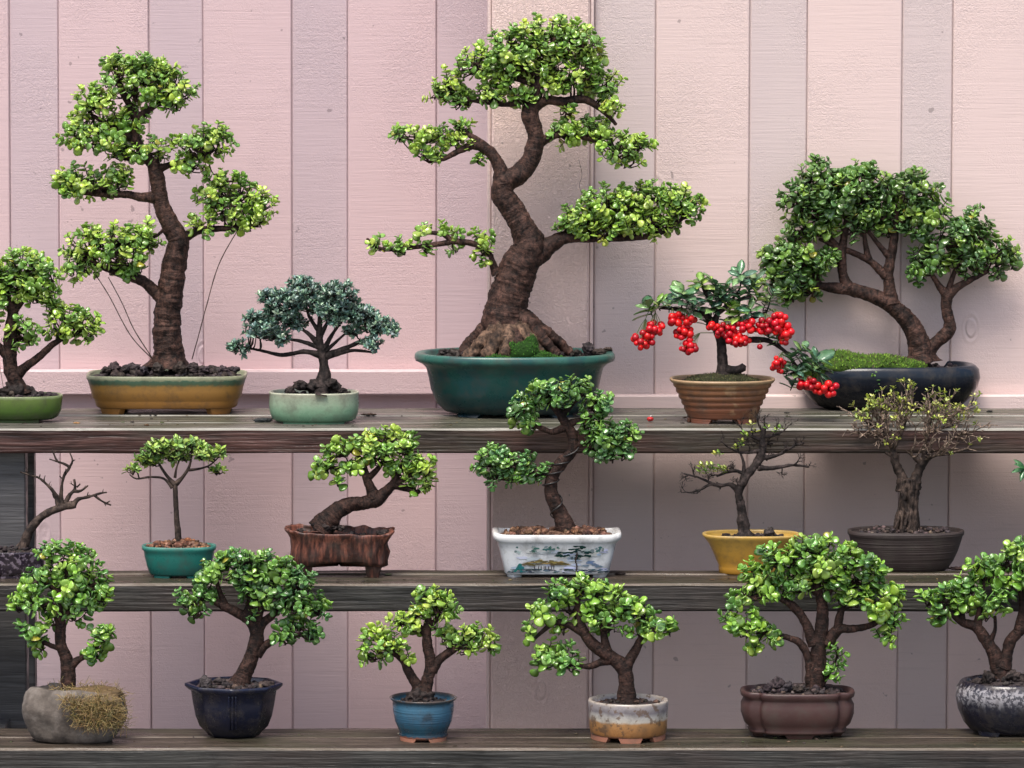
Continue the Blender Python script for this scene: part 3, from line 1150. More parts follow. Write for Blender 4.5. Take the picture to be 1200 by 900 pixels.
p.crown([(158, 98, 44, 30), (200, 112, 32, 28), (110, 122, 27, 20), (135, 76, 15, 13), (166, 76, 22, 12), (184, 86, 20, 16), (110, 163, 42, 22), (165, 178, 44, 18), (238, 172, 34, 24), (225, 195, 24, 12), (150, 143, 30, 18), (95, 145, 20, 12), (255, 160, 16, 12),
         (107, 217, 48, 21), (76, 214, 20, 15), (140, 205, 20, 10), (128, 294, 56, 30), (92, 314, 23, 18), (168, 282, 22, 20), (150, 316, 26, 12), (104, 275, 14, 8),
         (272, 238, 44, 30), (235, 265, 20, 14), (306, 246, 19, 20), (262, 212, 22, 12), (285, 262, 26, 12)], 8.6, 1.9, 'lime')
p.soil(41 * p.k, 88 * p.k, 46 * p.k, SH, M['soil_black'], (260, 5), 6)
p.clods([(125, 434, 6, -20), (134, 431, 7, -10), (147, 432, 6, -25), (156, 430, 6, -10), (168, 433, 6, -30), (240, 433, 5, -20), (262, 434, 5, -20), (274, 433, 6, -10), (226, 431, 7, -24), (185, 432, 8, -30), (210, 432, 8, -30)], M['soil_black'], p.root, 'soil_clod')
mb = MB()
for w in ([(179, 421, -14), (153, 393, -20), (128, 347, -18), (112, 322, -8)], [(178, 419, -12), (157, 386, -17), (143, 355, -16), (127, 325, -6)], [(225, 421, -12), (233, 392, -18), (241, 362, -18), (256, 311, -14), (277, 272, -6)]):
    add_tube(mb, [(p.W(*q), .0013) for q in w], 6, 0.008, 0.3, 0, 60)
mb.build('guy_wire', M['wire'], p.root)

# -- small dark leaved tree in a celadon oval pot
p = Plant('potted_bonsai', 'small bonsai with blue green pointed leaves and umbrella crown in a pale celadon pot', 'bonsai', 368, 498, 0, 0.07, G1)
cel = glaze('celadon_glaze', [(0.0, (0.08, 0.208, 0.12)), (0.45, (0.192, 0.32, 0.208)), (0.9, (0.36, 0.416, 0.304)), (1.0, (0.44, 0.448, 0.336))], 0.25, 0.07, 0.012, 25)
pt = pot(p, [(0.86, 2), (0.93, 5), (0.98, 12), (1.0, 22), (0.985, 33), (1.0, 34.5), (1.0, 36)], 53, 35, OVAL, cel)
feet(p, pt, [(-140, -40), (40, 140)], 0.84, 53, 35, OVAL, 4, cel, 8)
p.trunkset(M['bark_black'], [(377, 460, 17), (379, 447, 11), (380, 432, 6.5), (377, 412, 5.5), (374, 393, 4), (375, 371, 3), (370, 350, 2)],
           [[(377, 417, 4), (358, 412, 3.2), (331, 416, 2.5), (311, 412, 2), (292, 408, 1.5)],
            [(377, 410, 4), (363, 393, 2.5), (345, 378, 2), (334, 362, 1.3)],
            [(380, 418, 4), (407, 407, 3), (431, 396, 2), (452, 386, 1.3)], [(378, 412, 3), (392, 388, 2.2), (407, 368, 1.5)],
            [(382, 419, 3.5), (410, 411, 2.5), (440, 413, 1.8)], [(376, 408, 3), (353, 400, 2.3), (325, 396, 1.5)], [(375, 395, 3), (385, 375, 2), (397, 350, 1.4)], [(375, 390, 2.5), (362, 370, 2), (357, 348, 1.4)],
            [(379, 414, 2.5), (400, 395, 1.6), (420, 378, 1.2)], [(376, 404, 2.5), (358, 388, 1.5), (340, 385, 1)]], flare=(0.035, 1.2, 4), bl=0.2)
p.crown([(358, 344, 26, 20), (397, 346, 24, 18), (316, 350, 14, 12), (330, 364, 22, 16), (306, 388, 24, 13), (280, 408, 13, 11), (326, 395, 18, 10), (409, 366, 24, 16), (438, 381, 22, 15), (458, 386, 12, 10), (436, 403, 15, 10), (373, 360, 24, 12), (350, 334, 14, 10), (414, 389, 14, 8), (296, 372, 12, 8), (345, 378, 20, 10), (385, 362, 22, 12), (316, 376, 16, 12), (425, 370, 20, 12), (340, 350, 18, 12), (393, 376, 14, 8)],
        6.0, 1.9, 'blue', 'oval', 'leaf_dark', 'bark_black', 0.8, 1.3, 0.7, style='small', nleaf=8)
p.soil(29 * p.k, 47 * p.k, 29 * p.k, OVAL, M['soil_black'], (50, 3), 4)
p.clods([(372, 455, 13), (352, 452, 8, -10), (388, 452, 10), (340, 460, 7, -12), (400, 459, 6), (407, 461, 4)], M['bark_black'], p.root, 'root_mound')

# -- the big central tree
p = Plant('potted_bonsai', 'largest bonsai, thick S curved ringed trunk in a wide dark teal green oval pot', 'bonsai', 603, 491, 0, 0.115, G1)
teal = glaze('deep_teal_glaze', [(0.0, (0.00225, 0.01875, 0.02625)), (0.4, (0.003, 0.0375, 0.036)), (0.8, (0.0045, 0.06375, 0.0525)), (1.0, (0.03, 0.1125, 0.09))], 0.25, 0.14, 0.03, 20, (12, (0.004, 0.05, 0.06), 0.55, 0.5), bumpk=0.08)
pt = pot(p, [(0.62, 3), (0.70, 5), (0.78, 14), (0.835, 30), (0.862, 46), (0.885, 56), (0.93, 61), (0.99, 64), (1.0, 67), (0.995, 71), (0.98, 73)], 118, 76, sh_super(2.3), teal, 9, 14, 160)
feet(p, pt, [(-150, -118), (-62, -30), (30, 62), (118, 150)], 0.66, 118, 76, sh_super(2.3), 5, teal, 10, (1.02, 0.98), slope=4)
p.trunkset(M['bark_big'], [(596, 424, 44), (596, 408, 38), (595, 390, 33), (592, 370, 29), (598, 342, 25), (609, 312, 24), (620, 290, 22), (613, 268, 17), (600, 245, 15), (589, 228, 14.5), (592, 214, 14), (608, 204, 13), (620, 190, 12), (628, 165, 11), (625, 148, 10.5), (621, 134, 11), (627, 112, 9), (634, 88, 7), (644, 62, 4.5), (650, 45, 3)],
           [[(590, 215, 11), (585, 195, 8.5), (574, 178, 7.5), (556, 170, 6), (540, 176, 4), (520, 186, 3), (502, 190, 2)],
            [(573, 176, 5), (560, 164, 4), (548, 157, 3.5), (535, 146, 2.5)],
            [(616, 300, 15), (632, 297, 14), (646, 286, 11), (665, 278, 8), (700, 279, 5.5), (750, 278, 4), (775, 272, 3.5), (800, 256, 2.5)],
            [(582, 322, 5), (577, 310, 4), (576, 298, 2.5)],
            [(588, 330, 4), (580, 312, 3.5), (572, 296, 3.5), (556, 286, 4), (535, 283, 4), (514, 286, 3.5), (483, 290, 3), (448, 292, 2.5), (430, 280, 2)],
            [(530, 284, 3), (518, 274, 3), (497, 273, 2.5)],
            [(628, 168, 7), (642, 162, 6), (656, 157, 5), (682, 160, 4), (715, 170, 3)],
            [(622, 128, 7), (640, 118, 6), (660, 119, 6), (686, 117, 5), (708, 131, 3.5), (722, 146, 2)],
            [(630, 112, 5), (598, 122, 3.5), (570, 120, 3.2), (545, 116, 2.5)],
            [(636, 84, 5), (655, 66, 4), (678, 54, 4), (695, 62, 3)], [(634, 92, 5), (608, 75, 4), (580, 68, 3)], [(632, 100, 4), (590, 88, 3), (560, 82, 2.5)]],
           flare=(0.07, 0.30, 4), sides=40, ring=0.045, lump=0.10)
# root buttresses spreading over the soil
for q in ([(588, 372, 13, 0), (568, 388, 12, 2), (553, 402, 10, 4), (538, 416, 7, 4)], [(592, 380, 13, -14), (574, 394, 12, -22), (558, 408, 10, -28), (544, 420, 7, -30)], [(592, 390, 13, -26), (580, 404, 11, -38), (570, 418, 9, -46)],
          [(598, 386, 12, -28), (594, 402, 9, -42), (590, 418, 8, -52)], [(606, 372, 13, -12), (624, 385, 10, -18), (640, 400, 8, -24), (654, 417, 6, -28)], [(606, 368, 12, 2), (630, 382, 9, 4), (650, 396, 8, 6), (670, 413, 6, 6)],
          [(604, 384, 12, -24), (618, 398, 9, -34), (634, 416, 7, -42)], [(602, 388, 10, -28), (608, 404, 8, -42), (612, 420, 7, -50)], [(606, 378, 11, 14), (640, 398, 9, 22), (668, 414, 6, 24)], [(590, 384, 12, 16), (562, 402, 10, 24), (546, 416, 6, 26)]):
    q = [(x + random.uniform(-2, 2), y, r, d) for x, y, r, d in q]
    p.limb('root', q, M['rock'] if random.random() < 0.5 else M['bark_big'], p.trunk, 14, 0.34, 0.06, None, 55)
p.crown([(648, 38, 44, 19), (596, 58, 38, 24), (560, 80, 31, 22), (676, 56, 32, 20), (616, 84, 36, 20), (528, 104, 21, 20), (538, 120, 24, 14), (577, 114, 22, 15), (616, 116, 24, 12), (674, 90, 38, 22), (708, 102, 24, 19), (718, 126, 16, 17), (664, 132, 12, 8), (695, 68, 17, 13), (640, 62, 40, 18), (650, 100, 20, 14), (590, 96, 22, 14), (510, 112, 10, 10),
         (490, 161, 28, 14), (525, 163, 24, 15), (504, 181, 20, 9), (542, 151, 13, 10), (470, 160, 10, 8), (560, 190, 6, 6), (552, 172, 6, 6),
         (700, 154, 32, 17), (724, 175, 32, 19), (664, 157, 20, 17), (749, 172, 15, 17), (735, 192, 18, 8),
         (682, 258, 28, 20), (715, 240, 40, 22), (755, 234, 45, 20), (796, 236, 28, 17), (742, 262, 50, 18), (702, 272, 36, 11), (800, 250, 22, 13), (770, 266, 30, 14), (668, 266, 18, 14), (815, 240, 12, 12),
         (441, 290, 13, 9), (469, 293, 15, 9), (495, 272, 12, 9), (499, 295, 9, 8), (532, 291, 9, 7), (565, 279, 12, 9), (567, 296, 11, 13), (536, 274, 6, 5), (521, 268, 5, 5)], 8.4, 2.0, 'lime', rdk=1.0, spread=0.5)
p.soil(65 * p.k, 104 * p.k, 64 * p.k, sh_super(2.3), M['soil_black'], (240, 4.6), 5)
p.clods([(690, 410, 8, -5), (702, 413, 6, -15), (676, 415, 8, -20), (712, 410, 5, 10), (532, 415, 7, -20), (520, 412, 6, 0)], M['soil_black'], p.root, 'soil_clod')
moss_patch(p, 'moss', p.root, [(614, 414, 18, 14, -48, 13), (622, 405, 9, 12, -40, 9), (600, 408, 10, 9, -44, 9), (634, 419, 14, 7, -50, 10), (585, 421, 16, 5, -54, 12), (648, 421, 14, 4, -48, 12)], [(0.03, 0.10, 0.012), (0.045, 0.14, 0.015), (0.025, 0.06, 0.012)], 1500, 2.6)
mb = MB()
add_tube(mb, [(p.W(678, 186, -6), .0007), (p.W(682, 205, -9), .0006), (p.W(679, 218, -9), .0006), (p.W(685, 236, -8), .0006)], 5, 0.008, 0.5, 0, 60)
mb.build('hanging_wire', M['wire'], p.root)

# -- red berried tree in a terracotta pot
p = Plant('potted_bonsai', 'small bonsai hung with bright red berry clusters in a ribbed flared terracotta pot', 'bonsai', 846, 497, 0, 0.065, G1)
terra = glaze('terracotta', [(0.0, (0.165, 0.05625, 0.03)), (0.35, (0.195, 0.07125, 0.03375)), (0.9, (0.2475, 0.1087, 0.045)), (1.0, (0.375, 0.2475, 0.135))], 0.38, 0.10, 0.008, 40, (18, (0.45, 0.30, 0.16), 0.6, 0.4), rings=0.6)
prof = [(0.655, 5), (0.66, 8), (0.68, 10)]
for i in range(5):
    z = 13 + i * 7
    sc = 0.70 + 0.052 * i
    prof += [(sc, z), (sc + 0.022, z + 2), (sc + 0.022, z + 5), (sc + 0.02, z + 6.4)]
prof += [(0.965, 46.5), (0.995, 49), (0.995, 51)]
pt = pot(p, prof, 62, 50, sh_super(2.4), terra)
feet(p, pt, [(-158, -107), (-73, -22), (22, 73), (107, 158), (-202, -158), (-22, 22)], 0.66, 62, 50, sh_super(2.4), 6, terra, 8, (1.0, 0.99), slope=5)
p.trunkset(M['bark_black'], [(847, 441, 9.5), (847, 430, 7.5), (846, 415, 6.5), (845, 400, 6), (838, 380, 5), (842, 364, 3)],
           [[(850, 434, 6), (862, 434, 5.5), (872, 430, 5)], [(838, 382, 4), (825, 368, 4), (806, 364, 3), (780, 361, 2.2), (762, 360, 1.6)],
            [(846, 397, 5), (867, 399, 4.5), (886, 398, 4), (902, 400, 3), (920, 412, 2.4), (933, 428, 1.8), (945, 432, 1.5)],
            [(841, 366, 3), (830, 350, 2.2), (823, 336, 1.6)], [(842, 366, 3), (860, 354, 2.4), (880, 348, 1.8)], [(845, 385, 4), (870, 378, 3), (898, 366, 2.2)], [(933, 428, 1.8), (932, 444, 1.5)], [(850, 360, 2), (866, 340, 1.4), (868, 326, 1)]])
LV = Leaves('lance')
tw = MB()
ros = [(823, 334, 13, 5, 1), (800, 346, 16, 4, 0), (806, 354, 17, 5, 0), (762, 364, 17, 5, 0), (772, 358, 13, 5, 1), (838, 336, 14, 6, 0), (851, 344, 15, 6, 0), (867, 350, 15, 6, 0), (868, 325, 14, 5, 0), (884, 332, 14, 5, 0), (888, 350, 13, 5, 1), (838, 362, 15, 6, 0), (856, 362, 13, 6, 1), (866, 370, 14, 5, 1), (878, 342, 14, 6, 0), (896, 358, 14, 5, 0), (812, 364, 13, 5, 0), (828, 378, 12, 5, 0), (901, 394, 13, 5, 0), (928, 422, 13, 5, 0), (934, 437, 12, 6, 0), (955, 426, 19, 4, 0), (958, 434, 17, 4, 0), (938, 412, 12, 5, 0), (928, 452, 11, 5, 0), (922, 436, 10, 4, 0), (848, 352, 14, 6, 0), (830, 350, 14, 6, 0), (784, 360, 13, 4, 0), (860, 378, 13, 6, 0), (880, 366, 13, 5, 0), (905, 345, 12, 4, 0), (914, 400, 11, 5, 0), (942, 425, 13, 5, 0)]
for (x, y, L, n, br) in ros:
    b = p.W(x, y, random.uniform(-12, 8))
    ax = Vector((random.uniform(-.35, .35) + (x - 850) * 0.003, random.uniform(-.6, .1), 0.75)).normalized()
    L *= 1.2
    L *= 1.1
    small_sprig(LV, tw, b - ax * L * 0.4 * p.k, ax, L * p.k, PAL['fresh' if br else 'lance'], n + 3, 0.5 * p.k, 0.3, 1.1, 1.5)
    h = min(p.nodes, key=lambda q: (q[0] - b).length)[0]
    add_tube(tw, [(h, 1.1 * p.k), ((h + b) / 2 + Vector((0, 0, -1 * p.k)), 0.9 * p.k), (b - ax * L * 0.4 * p.k, 0.6 * p.k)], 5, 0.006)
mb = MB()
LV.write(mb)
fo = mb.build('foliage', M['leaf_dark'], p.root)
tw.build('twigs', M['bark_black'], fo)
for (x, y, rx, ry, n) in [(753, 399, 14, 10, 16), (768, 385, 12, 8, 12), (800, 375, 15, 9, 16), (801, 389, 12, 8, 11), (807, 406, 9, 9, 11), (788, 372, 6, 4, 4), (850, 387, 18, 8, 18), (866, 399, 15, 7, 13), (874, 382, 12, 8, 13), (900, 383, 17, 9, 20), (913, 372, 9, 6, 8), (921, 390, 8, 12, 12), (912, 427, 9, 10, 11), (891, 407, 1, 1, 1), (833, 381, 4, 4, 3), (947, 449, 12, 8, 14), (967, 456, 13, 8, 14), (978, 451, 3, 3, 2)]:
    mb, ms = MB(), MB()
    C = p.W(x, y, -12)
    placed = []
    tries = 0
    R = 4.5 * p.k
    n = int(n * 1.25)
    while len(placed) < n and tries < 500:
        tries += 1
        d = rv() * random.random() ** 0.4
        q = C + Vector((d.x * rx, d.y * min(rx, ry) * 1.2, d.z * ry)) * p.k
        if all((q - o).length > R * 1.12 for o in placed):
            placed.append(q)
    V, Fs = ICO[2]
    h = min(p.nodes, key=lambda q: (q[0] - C).length)[0]
    top = C + Vector((0, 0, (ry + 7) * p.k)) * (1 if n > 1 else 0.6)
    top = top * 0.6 + h * 0.4
    add_tube(ms, [(h, .0012), (top, .001)], 5, 0.01)
    for q in placed:
        r = R * random.uniform(0.68, 1.08)
        mb.add([(q.x + v.x * r, q.y + v.y * r, q.z + v.z * r * 0.95) for v in V], Fs, jcol(random.choice(((0.68, 0.005, 0.012), (0.55, 0.004, 0.014), (0.75, 0.012, 0.012), (0.36, 0.004, 0.012))), 0.15))
        add_tube(ms, [(top, .0005), ((top + q) / 2 + Vector((0, 0, 2 * p.k)), .0005), (q, .0006)], 4, 0.006)
    bc = mb.build('berry_cluster', M['berry'], p.root)
    ms.build('stalk', M['stalk'], bc)
p.soil(44 * p.k, 56 * p.k, 44 * p.k, sh_super(2.4), M['soil_black'], (50, 2.2), 7)
moss_patch(p, 'moss', p.root, [(846, 447, 42, 9, 0, 32)], [(0.055, 0.06, 0.025), (0.08, 0.085, 0.035), (0.04, 0.035, 0.02)], 1500, 2.2)

# -- two trunked jade in the black glazed tray
p = Plant('potted_bonsai', 'broad crowned jade bonsai leaning over green moss in a glossy blue black oval tray', 'bonsai', 1041, 482, 0, 0.085, G1)
blk = glaze('blue_black_glaze', [(0.0, (0.002, 0.002, 0.004)), (0.6, (0.003, 0.004, 0.009)), (1.0, (0.012, 0.018, 0.028))], 0.14, 0.10, 0.01, 30)
blk.node_tree.nodes['Principled BSDF'].inputs['Specular IOR Level'].default_value = 0.3
pt = pot(p, [(0.72, 1), (0.80, 4), (0.90, 14), (0.97, 26), (1.0, 37), (0.985, 47), (0.95, 51), (0.93, 52)], 107, 60, sh_super(2.6), blk, 7, 9, 140)
feet(p, pt, [(-150, -110), (-70, -30), (30, 70), (110, 150)], 0.70, 107, 60, sh_super(2.6), 3, blk, 9)
p.trunkset(M['bark_big'], [(1080, 424, 19), (1079, 412, 16), (1074, 392, 13.5), (1062, 374, 11.5), (1040, 355, 10), (1017, 345, 9), (996, 339, 8.5), (974, 337, 6.5), (958, 334, 4.5), (935, 330, 3)],
           [[(994, 338, 7), (988, 322, 6), (986, 302, 6.5), (989, 278, 5), (994, 250, 3.5), (1000, 225, 2.5)],
            [(1044, 356, 9), (1042, 335, 7.5), (1041, 318, 7), (1046, 292, 6), (1049, 269, 5), (1052, 240, 3)],
            [(1038, 324, 5), (1022, 308, 4.5), (1002, 297, 4), (980, 289, 3), (960, 280, 2)],
            [(1018, 305, 4), (1014, 285, 3.2), (1012, 262, 2.4)], [(1044, 303, 4), (1030, 287, 3.2), (1018, 272, 2.5)],
            [(1084, 418, 10), (1094, 404, 8.5), (1110, 390, 8.5), (1113, 380, 8), (1109, 362, 7), (1109, 346, 7.5), (1101, 336, 4.5), (1092, 322, 3)],
            [(1110, 348, 5.5), (1120, 338, 5.5), (1137, 328, 4), (1158, 318, 2.5)], [(1110, 345, 4), (1118, 320, 3), (1128, 295, 2.5), (1140, 265, 1.8)],
            [(986, 295, 4), (970, 275, 3), (955, 255, 2.2)], [(1050, 262, 4), (1072, 246, 3), (1086, 240, 2)], [(962, 335, 3), (950, 318, 2.5), (930, 305, 2)]],
           flare=(0.04, 0.4, 4), sides=24, ring=0.05)
p.crown([(961, 212, 32, 22), (1008, 218, 40, 21), (1063, 224, 37, 24), (938, 240, 28, 21), (972, 248, 36, 20), (1027, 250, 42, 20), (1085, 250, 28, 20), (937, 272, 22, 18), (964, 272, 16, 12), (1040, 270, 20, 11), (1074, 274, 15, 11), (956, 196, 10, 9), (1010, 203, 20, 9),
         (922, 304, 28, 22), (960, 304, 24, 17), (914, 331, 22, 20), (946, 340, 18, 16), (924, 350, 16, 11), (902, 300, 10, 14),
         (1115, 282, 32, 22), (1144, 276, 25, 20), (1088, 308, 22, 20), (1129, 310, 34, 16), (1168, 298, 24, 18), (1186, 306, 14, 11), (1170, 320, 8, 9), (1142, 250, 8, 11), (1078, 322, 13, 12), (1130, 262, 20, 10), (990, 232, 40, 20), (1060, 252, 34, 16), (940, 318, 30, 22), (1000, 270, 22, 10)], 9.6, 2.3, 'deep', rdk=0.95)
p.soil(45 * p.k, 98 * p.k, 52 * p.k, sh_super(2.6), M['soil_black'], (110, 3.6), 4)
moss_patch(p, 'moss', p.root, [(985, 427, 36, 15, -20, 28), (1030, 427, 36, 11, -24, 26), (962, 433, 24, 13, -30, 16), (1062, 430, 24, 8, -28, 20), (1000, 431, 40, 9, -42, 12)], [(0.09, 0.18, 0.02), (0.14, 0.25, 0.03), (0.05, 0.10, 0.018), (0.07, 0.07, 0.03)], 3800, 3.2)
mb = MB()
LV = Leaves('round')
tw = MB()
for q in ((1024, 436), (1027, 446), (1026, 454)):
    jade_sprig(LV, tw, p.W(q[0], q[1], -56), Vector((random.uniform(-.4, .4), -0.5, -0.6)), 4 * p.k, PAL['green'], 3, 0.4 * p.k)
LV.write(mb)
o = mb.build('trailing_weed', M['leaf'], p.root)
tw.build('twigs', M['stalk'], o)

# ================================================================== MIDDLE SHELF
# -- bare leaning tree at the far left
p = Plant('potted_bonsai', 'leafless leaning bonsai with bare forked twigs in a crackled purple black pot', 'bonsai', 5, 679, 1, 0.045, G2)
crk = glaze('crackled_purple_glaze', [(0.0, (0.0096, 0.0064, 0.0112)), (1.0, (0.024, 0.0144, 0.028))], 0.2, None, 0, 60, (95, (0.30, 0.24, 0.30), 0.53, 0.6), bumpk=0.4)
pt = pot(p, [(0.82, 3), (0.92, 8), (0.96, 16), (0.94, 23), (0.98, 26), (1.0, 29), (1.0, 31)], 50, 22, OVAL, crk)
feet(p, pt, [(-140, -40), (40, 140)], 0.80, 50, 22, OVAL, 5, crk, 6)
p.trunkset(M['bark_grey'], [(26, 645, 8), (29, 636, 6.5), (36, 620, 6), (47, 607, 5.2), (60, 599, 5), (74, 594, 5), (86, 591, 5.5), (88, 589, 3)],
           [[(70, 596, 3.5), (66, 582, 3), (60, 573, 2), (52, 565, 1.8), (44, 559, 1.5), (38, 558, 1.3), (24, 553, 1.2)],
            [(72, 594, 3.5), (72, 574, 2.2), (75, 557, 2), (81, 548, 1.8), (74, 543, 1.6), (67, 540, 1.4), (61, 527, 0.9)], [(81, 548, 1.6), (85, 540, 1.2), (82, 531, 0.9)],
            [(76, 590, 3), (82, 580, 2.5), (88, 573, 2), (87, 562, 1.6)], [(86, 575, 2), (95, 575, 1.6), (103, 569, 1.2)],
            [(86, 590, 3.2), (92, 585, 2.6), (101, 583, 2), (111, 580, 1.7), (118, 578, 1.4), (125, 577, 1)], [(110, 580, 1.6), (119, 587, 1.4), (130, 592, 1.1)],
            [(67, 541, 1), (58, 538, 0.8)], [(46, 560, 1.1), (47, 556, .8)], [(90, 571, 1.2), (94, 567, .8)], [(112, 582, 1), (116, 578, .7)], [(124, 590, 1), (129, 587, .7)]],
           flare=(0.02, 0.4, 3), sides=14, bl=0.3, bname='branch')
twiggy(p, M['bark_grey'], [(61, 574, -.5, .6, .8), (52, 565, .2, 1, .6), (38, 558, -.5, .6, .5), (74, 562, -.6, .5, .6), (76, 554, .6, .5, .6), (80, 548, -.4, .8, .5), (72, 543, -.6, .2, .6), (63, 532, .6, .6, .5), (84, 541, .6, .4, .5), (85, 577, .5, -.2, .6), (88, 570, -.5, .7, .6), (96, 575, .3, .9, .6), (102, 583, .4, .7, .7), (112, 581, .4, -.6, .6), (120, 578, .5, .5, .5), (122, 588, .3, -.6, .5), (32, 555, -.3, .7, .5), (64, 584, -.7, .4, .6)], p.trunk, 10, 0.9, 1, 0.8, None, 0.1, (1, 2))
p.soil(27 * p.k, 45 * p.k, 19 * p.k, OVAL, M['soil_black'], (70, 3.2), 8)
moss_patch(p, 'moss', p.root, [(8, 650, 30, 6, -4, 12)], [(0.03, 0.035, 0.03), (0.045, 0.055, 0.04)], 500, 2)

# -- thin sapling in a jade teal pot
p = Plant('potted_bonsai', 'slender sapling with thin bright green leaves over bark chips in a small turquoise pot', 'bonsai', 210, 679, 1, 0.05, G2)
tq = glaze('turquoise_glaze', [(0.0, (0.0072, 0.102, 0.09)), (0.5, (0.012, 0.138, 0.114)), (0.88, (0.018, 0.162, 0.132)), (1.0, (0.072, 0.24, 0.192))], 0.25, 0.075, 0.01, 30)
pt = pot(p, [(0.75, 3), (0.80, 5), (0.87, 14), (0.93, 25), (0.95, 31), (1.0, 33), (1.0, 37)], 44, 27, OVAL, tq)
feet(p, pt, [(-150, -105), (-75, -30), (30, 75), (105, 150)], 0.74, 44, 27, OVAL, 4, tq, 6)
p.trunkset(M['bark_grey'], [(209, 640, 5), (209, 630, 4.2), (207, 607, 3.6), (206, 585, 3.2), (205, 567, 3.2)],
           [[(205, 568, 2.6), (195, 557, 2), (186, 543, 1.5), (180, 532, 1)], [(202, 572, 2), (192, 561, 1.7), (176, 559, 1.4), (160, 561, 1.2), (152, 556, .8)],
            [(206, 567, 2.8), (215, 558, 2.2), (222, 546, 1.7), (225, 530, 1)], [(221, 551, 1.8), (235, 549, 1.5), (246, 545, 1.2), (256, 536, .8)], [(205, 560, 1.5), (207, 548, 1.2), (212, 535, .8)], [(163, 560, 1), (160, 550, .8)], [(243, 547, 1), (250, 552, .8)]], sides=10, bl=0.15)
p.crown([(186, 526, 20, 9), (172, 538, 16, 9), (155, 552, 9, 8), (222, 522, 22, 9), (207, 535, 22, 9), (240, 532, 18, 10), (260, 530, 8, 8), (256, 551, 11, 5), (182, 542, 12, 6), (206, 520, 14, 5)], 7.5, 1.5, 'fresh', 'oval', 'leaf', 'bark_grey', 0.6, 1.3, 0.8, style='small', nleaf=6)
p.soil(34 * p.k, 40 * p.k, 24 * p.k, OVAL, M['soil_brown'], (200, 3.4), 6, ((1.3, 1.2, 1.1), (1.5, 1.2, 1.0), (0.8, .8, .8)))

# -- slanting jade in the root-like brown pot
p = Plant('potted_bonsai', 'slanting jade bonsai in a rough red brown pot shaped like a hollow stump', 'bonsai', 398, 678, 1, 0.05, G2)
root = glaze('red_brown_stump_clay', [(0.0, (0.03, 0.010, 0.007)), (0.3, (0.08, 0.026, 0.017)), (0.6, (0.17, 0.058, 0.036)), (0.9, (0.24, 0.09, 0.058))], 0.45, 0.3, 0.42, 110, streak=0.2, bumpk=0.6)
SP = sh_super(3.6)
zf = lambda th, z: (-3.5 * math.cos(th + 0.5) if z > 20 else 0) + (4.0 * max(0, math.cos(th)) ** 6 if z > 44 else 0) + (7 * math.exp(-((math.degrees(th) % 360 - 270) / 34) ** 2) + 7 * math.exp(-((math.degrees(th) % 360 - 90) / 34) ** 2) if z < 17 else 0)
pt = pot(p, [(0.80, 11), (0.88, 13), (0.89, 22), (0.90, 32), (0.90, 42), (0.95, 48), (1.0, 52), (1.0, 54)], 64, 29, SP, root, 5, 8, 120, disp=3.2, dfreq=45, zfun=zf)
feet(p, pt, [(-160, -122), (-60, -22), (22, 60), (122, 160)], 0.86, 64, 29, SP, 20, root, 12, (0.94, 0.99), disp=4.0, slope=14)
p.trunkset(M['bark'], [(376, 622, 17), (384, 610, 14), (396, 599, 11), (411, 591, 9.5), (428, 589, 9), (441, 585, 9.5), (452, 577, 7), (461, 569, 6), (474, 572, 4), (490, 578, 3)],
           [[(438, 584, 8), (435, 573, 6.5), (430, 562, 5.5), (427, 548, 4), (420, 535, 3)], [(460, 570, 5), (466, 555, 4), (476, 538, 3)], [(428, 552, 3.5), (410, 548, 2.5), (390, 548, 2)], [(432, 560, 3.5), (446, 545, 3), (455, 525, 2.5)], [(462, 567, 4), (484, 556, 3), (500, 552, 2)]],
           lump=0.2)
p.crown([(383, 546, 16, 11), (398, 531, 18, 12), (415, 549, 18, 10), (432, 522, 20, 14), (447, 536, 22, 13), (456, 512, 15, 8), (471, 526, 20, 13), (482, 546, 18, 14), (466, 553, 14, 10), (500, 552, 12, 14), (486, 572, 18, 9), (503, 568, 8, 8), (395, 566, 6, 5), (411, 523, 14, 8), (371, 553, 8, 7), (436, 512, 12, 6), (478, 514, 10, 7)], 9.0, 2.2, 'lime', rdk=1.1)
p.soil(44 * p.k, 56 * p.k, 22 * p.k, SP, M['soil_black'], (40, 3), 4)
p.clods([(447, 627, 6, -6), (452, 624, 4.5, -3), (352, 622, 5, 0), (390, 617, 7, -4), (372, 616, 9, -2), (381, 618, 8, -8), (400, 619, 5, -8)], M['bark_black'], p.root, 'soil_clod')

# -- wired jade in the painted porcelain tray
p = Plant('potted_bonsai', 'wired jade bonsai in a white porcelain tray painted with a pine landscape', 'bonsai', 652, 677, 1, 0.05, G2)
white = glaze('white_porcelain', [(0.0, (0.527, 0.561, 0.595)), (0.8, (0.612, 0.629, 0.646)), (1.0, (0.697, 0.68, 0.646))], 0.15, 0.11, 0.004, 20, bumpk=0.05)
profW = [(0.80, 4), (0.815, 5.5), (0.84, 16), (0.885, 30), (0.92, 40), (0.95, 41.5), (0.99, 43.5), (1.0, 47), (0.99, 51)]
zc = lambda th, z: (2.2 * max(0.0, abs(math.cos(th)) ** 4) if z > 40 else 0)
pt = pot(p, profW, 76, 34, RECT, white, 6, 8, 160, zfun=zc)
feet(p, pt, [(-172, -122), (-58, -8), (8, 58), (122, 172)], 0.80, 76, 34, RECT, 5, white, 10, (0.96, 1.0), slope=5)


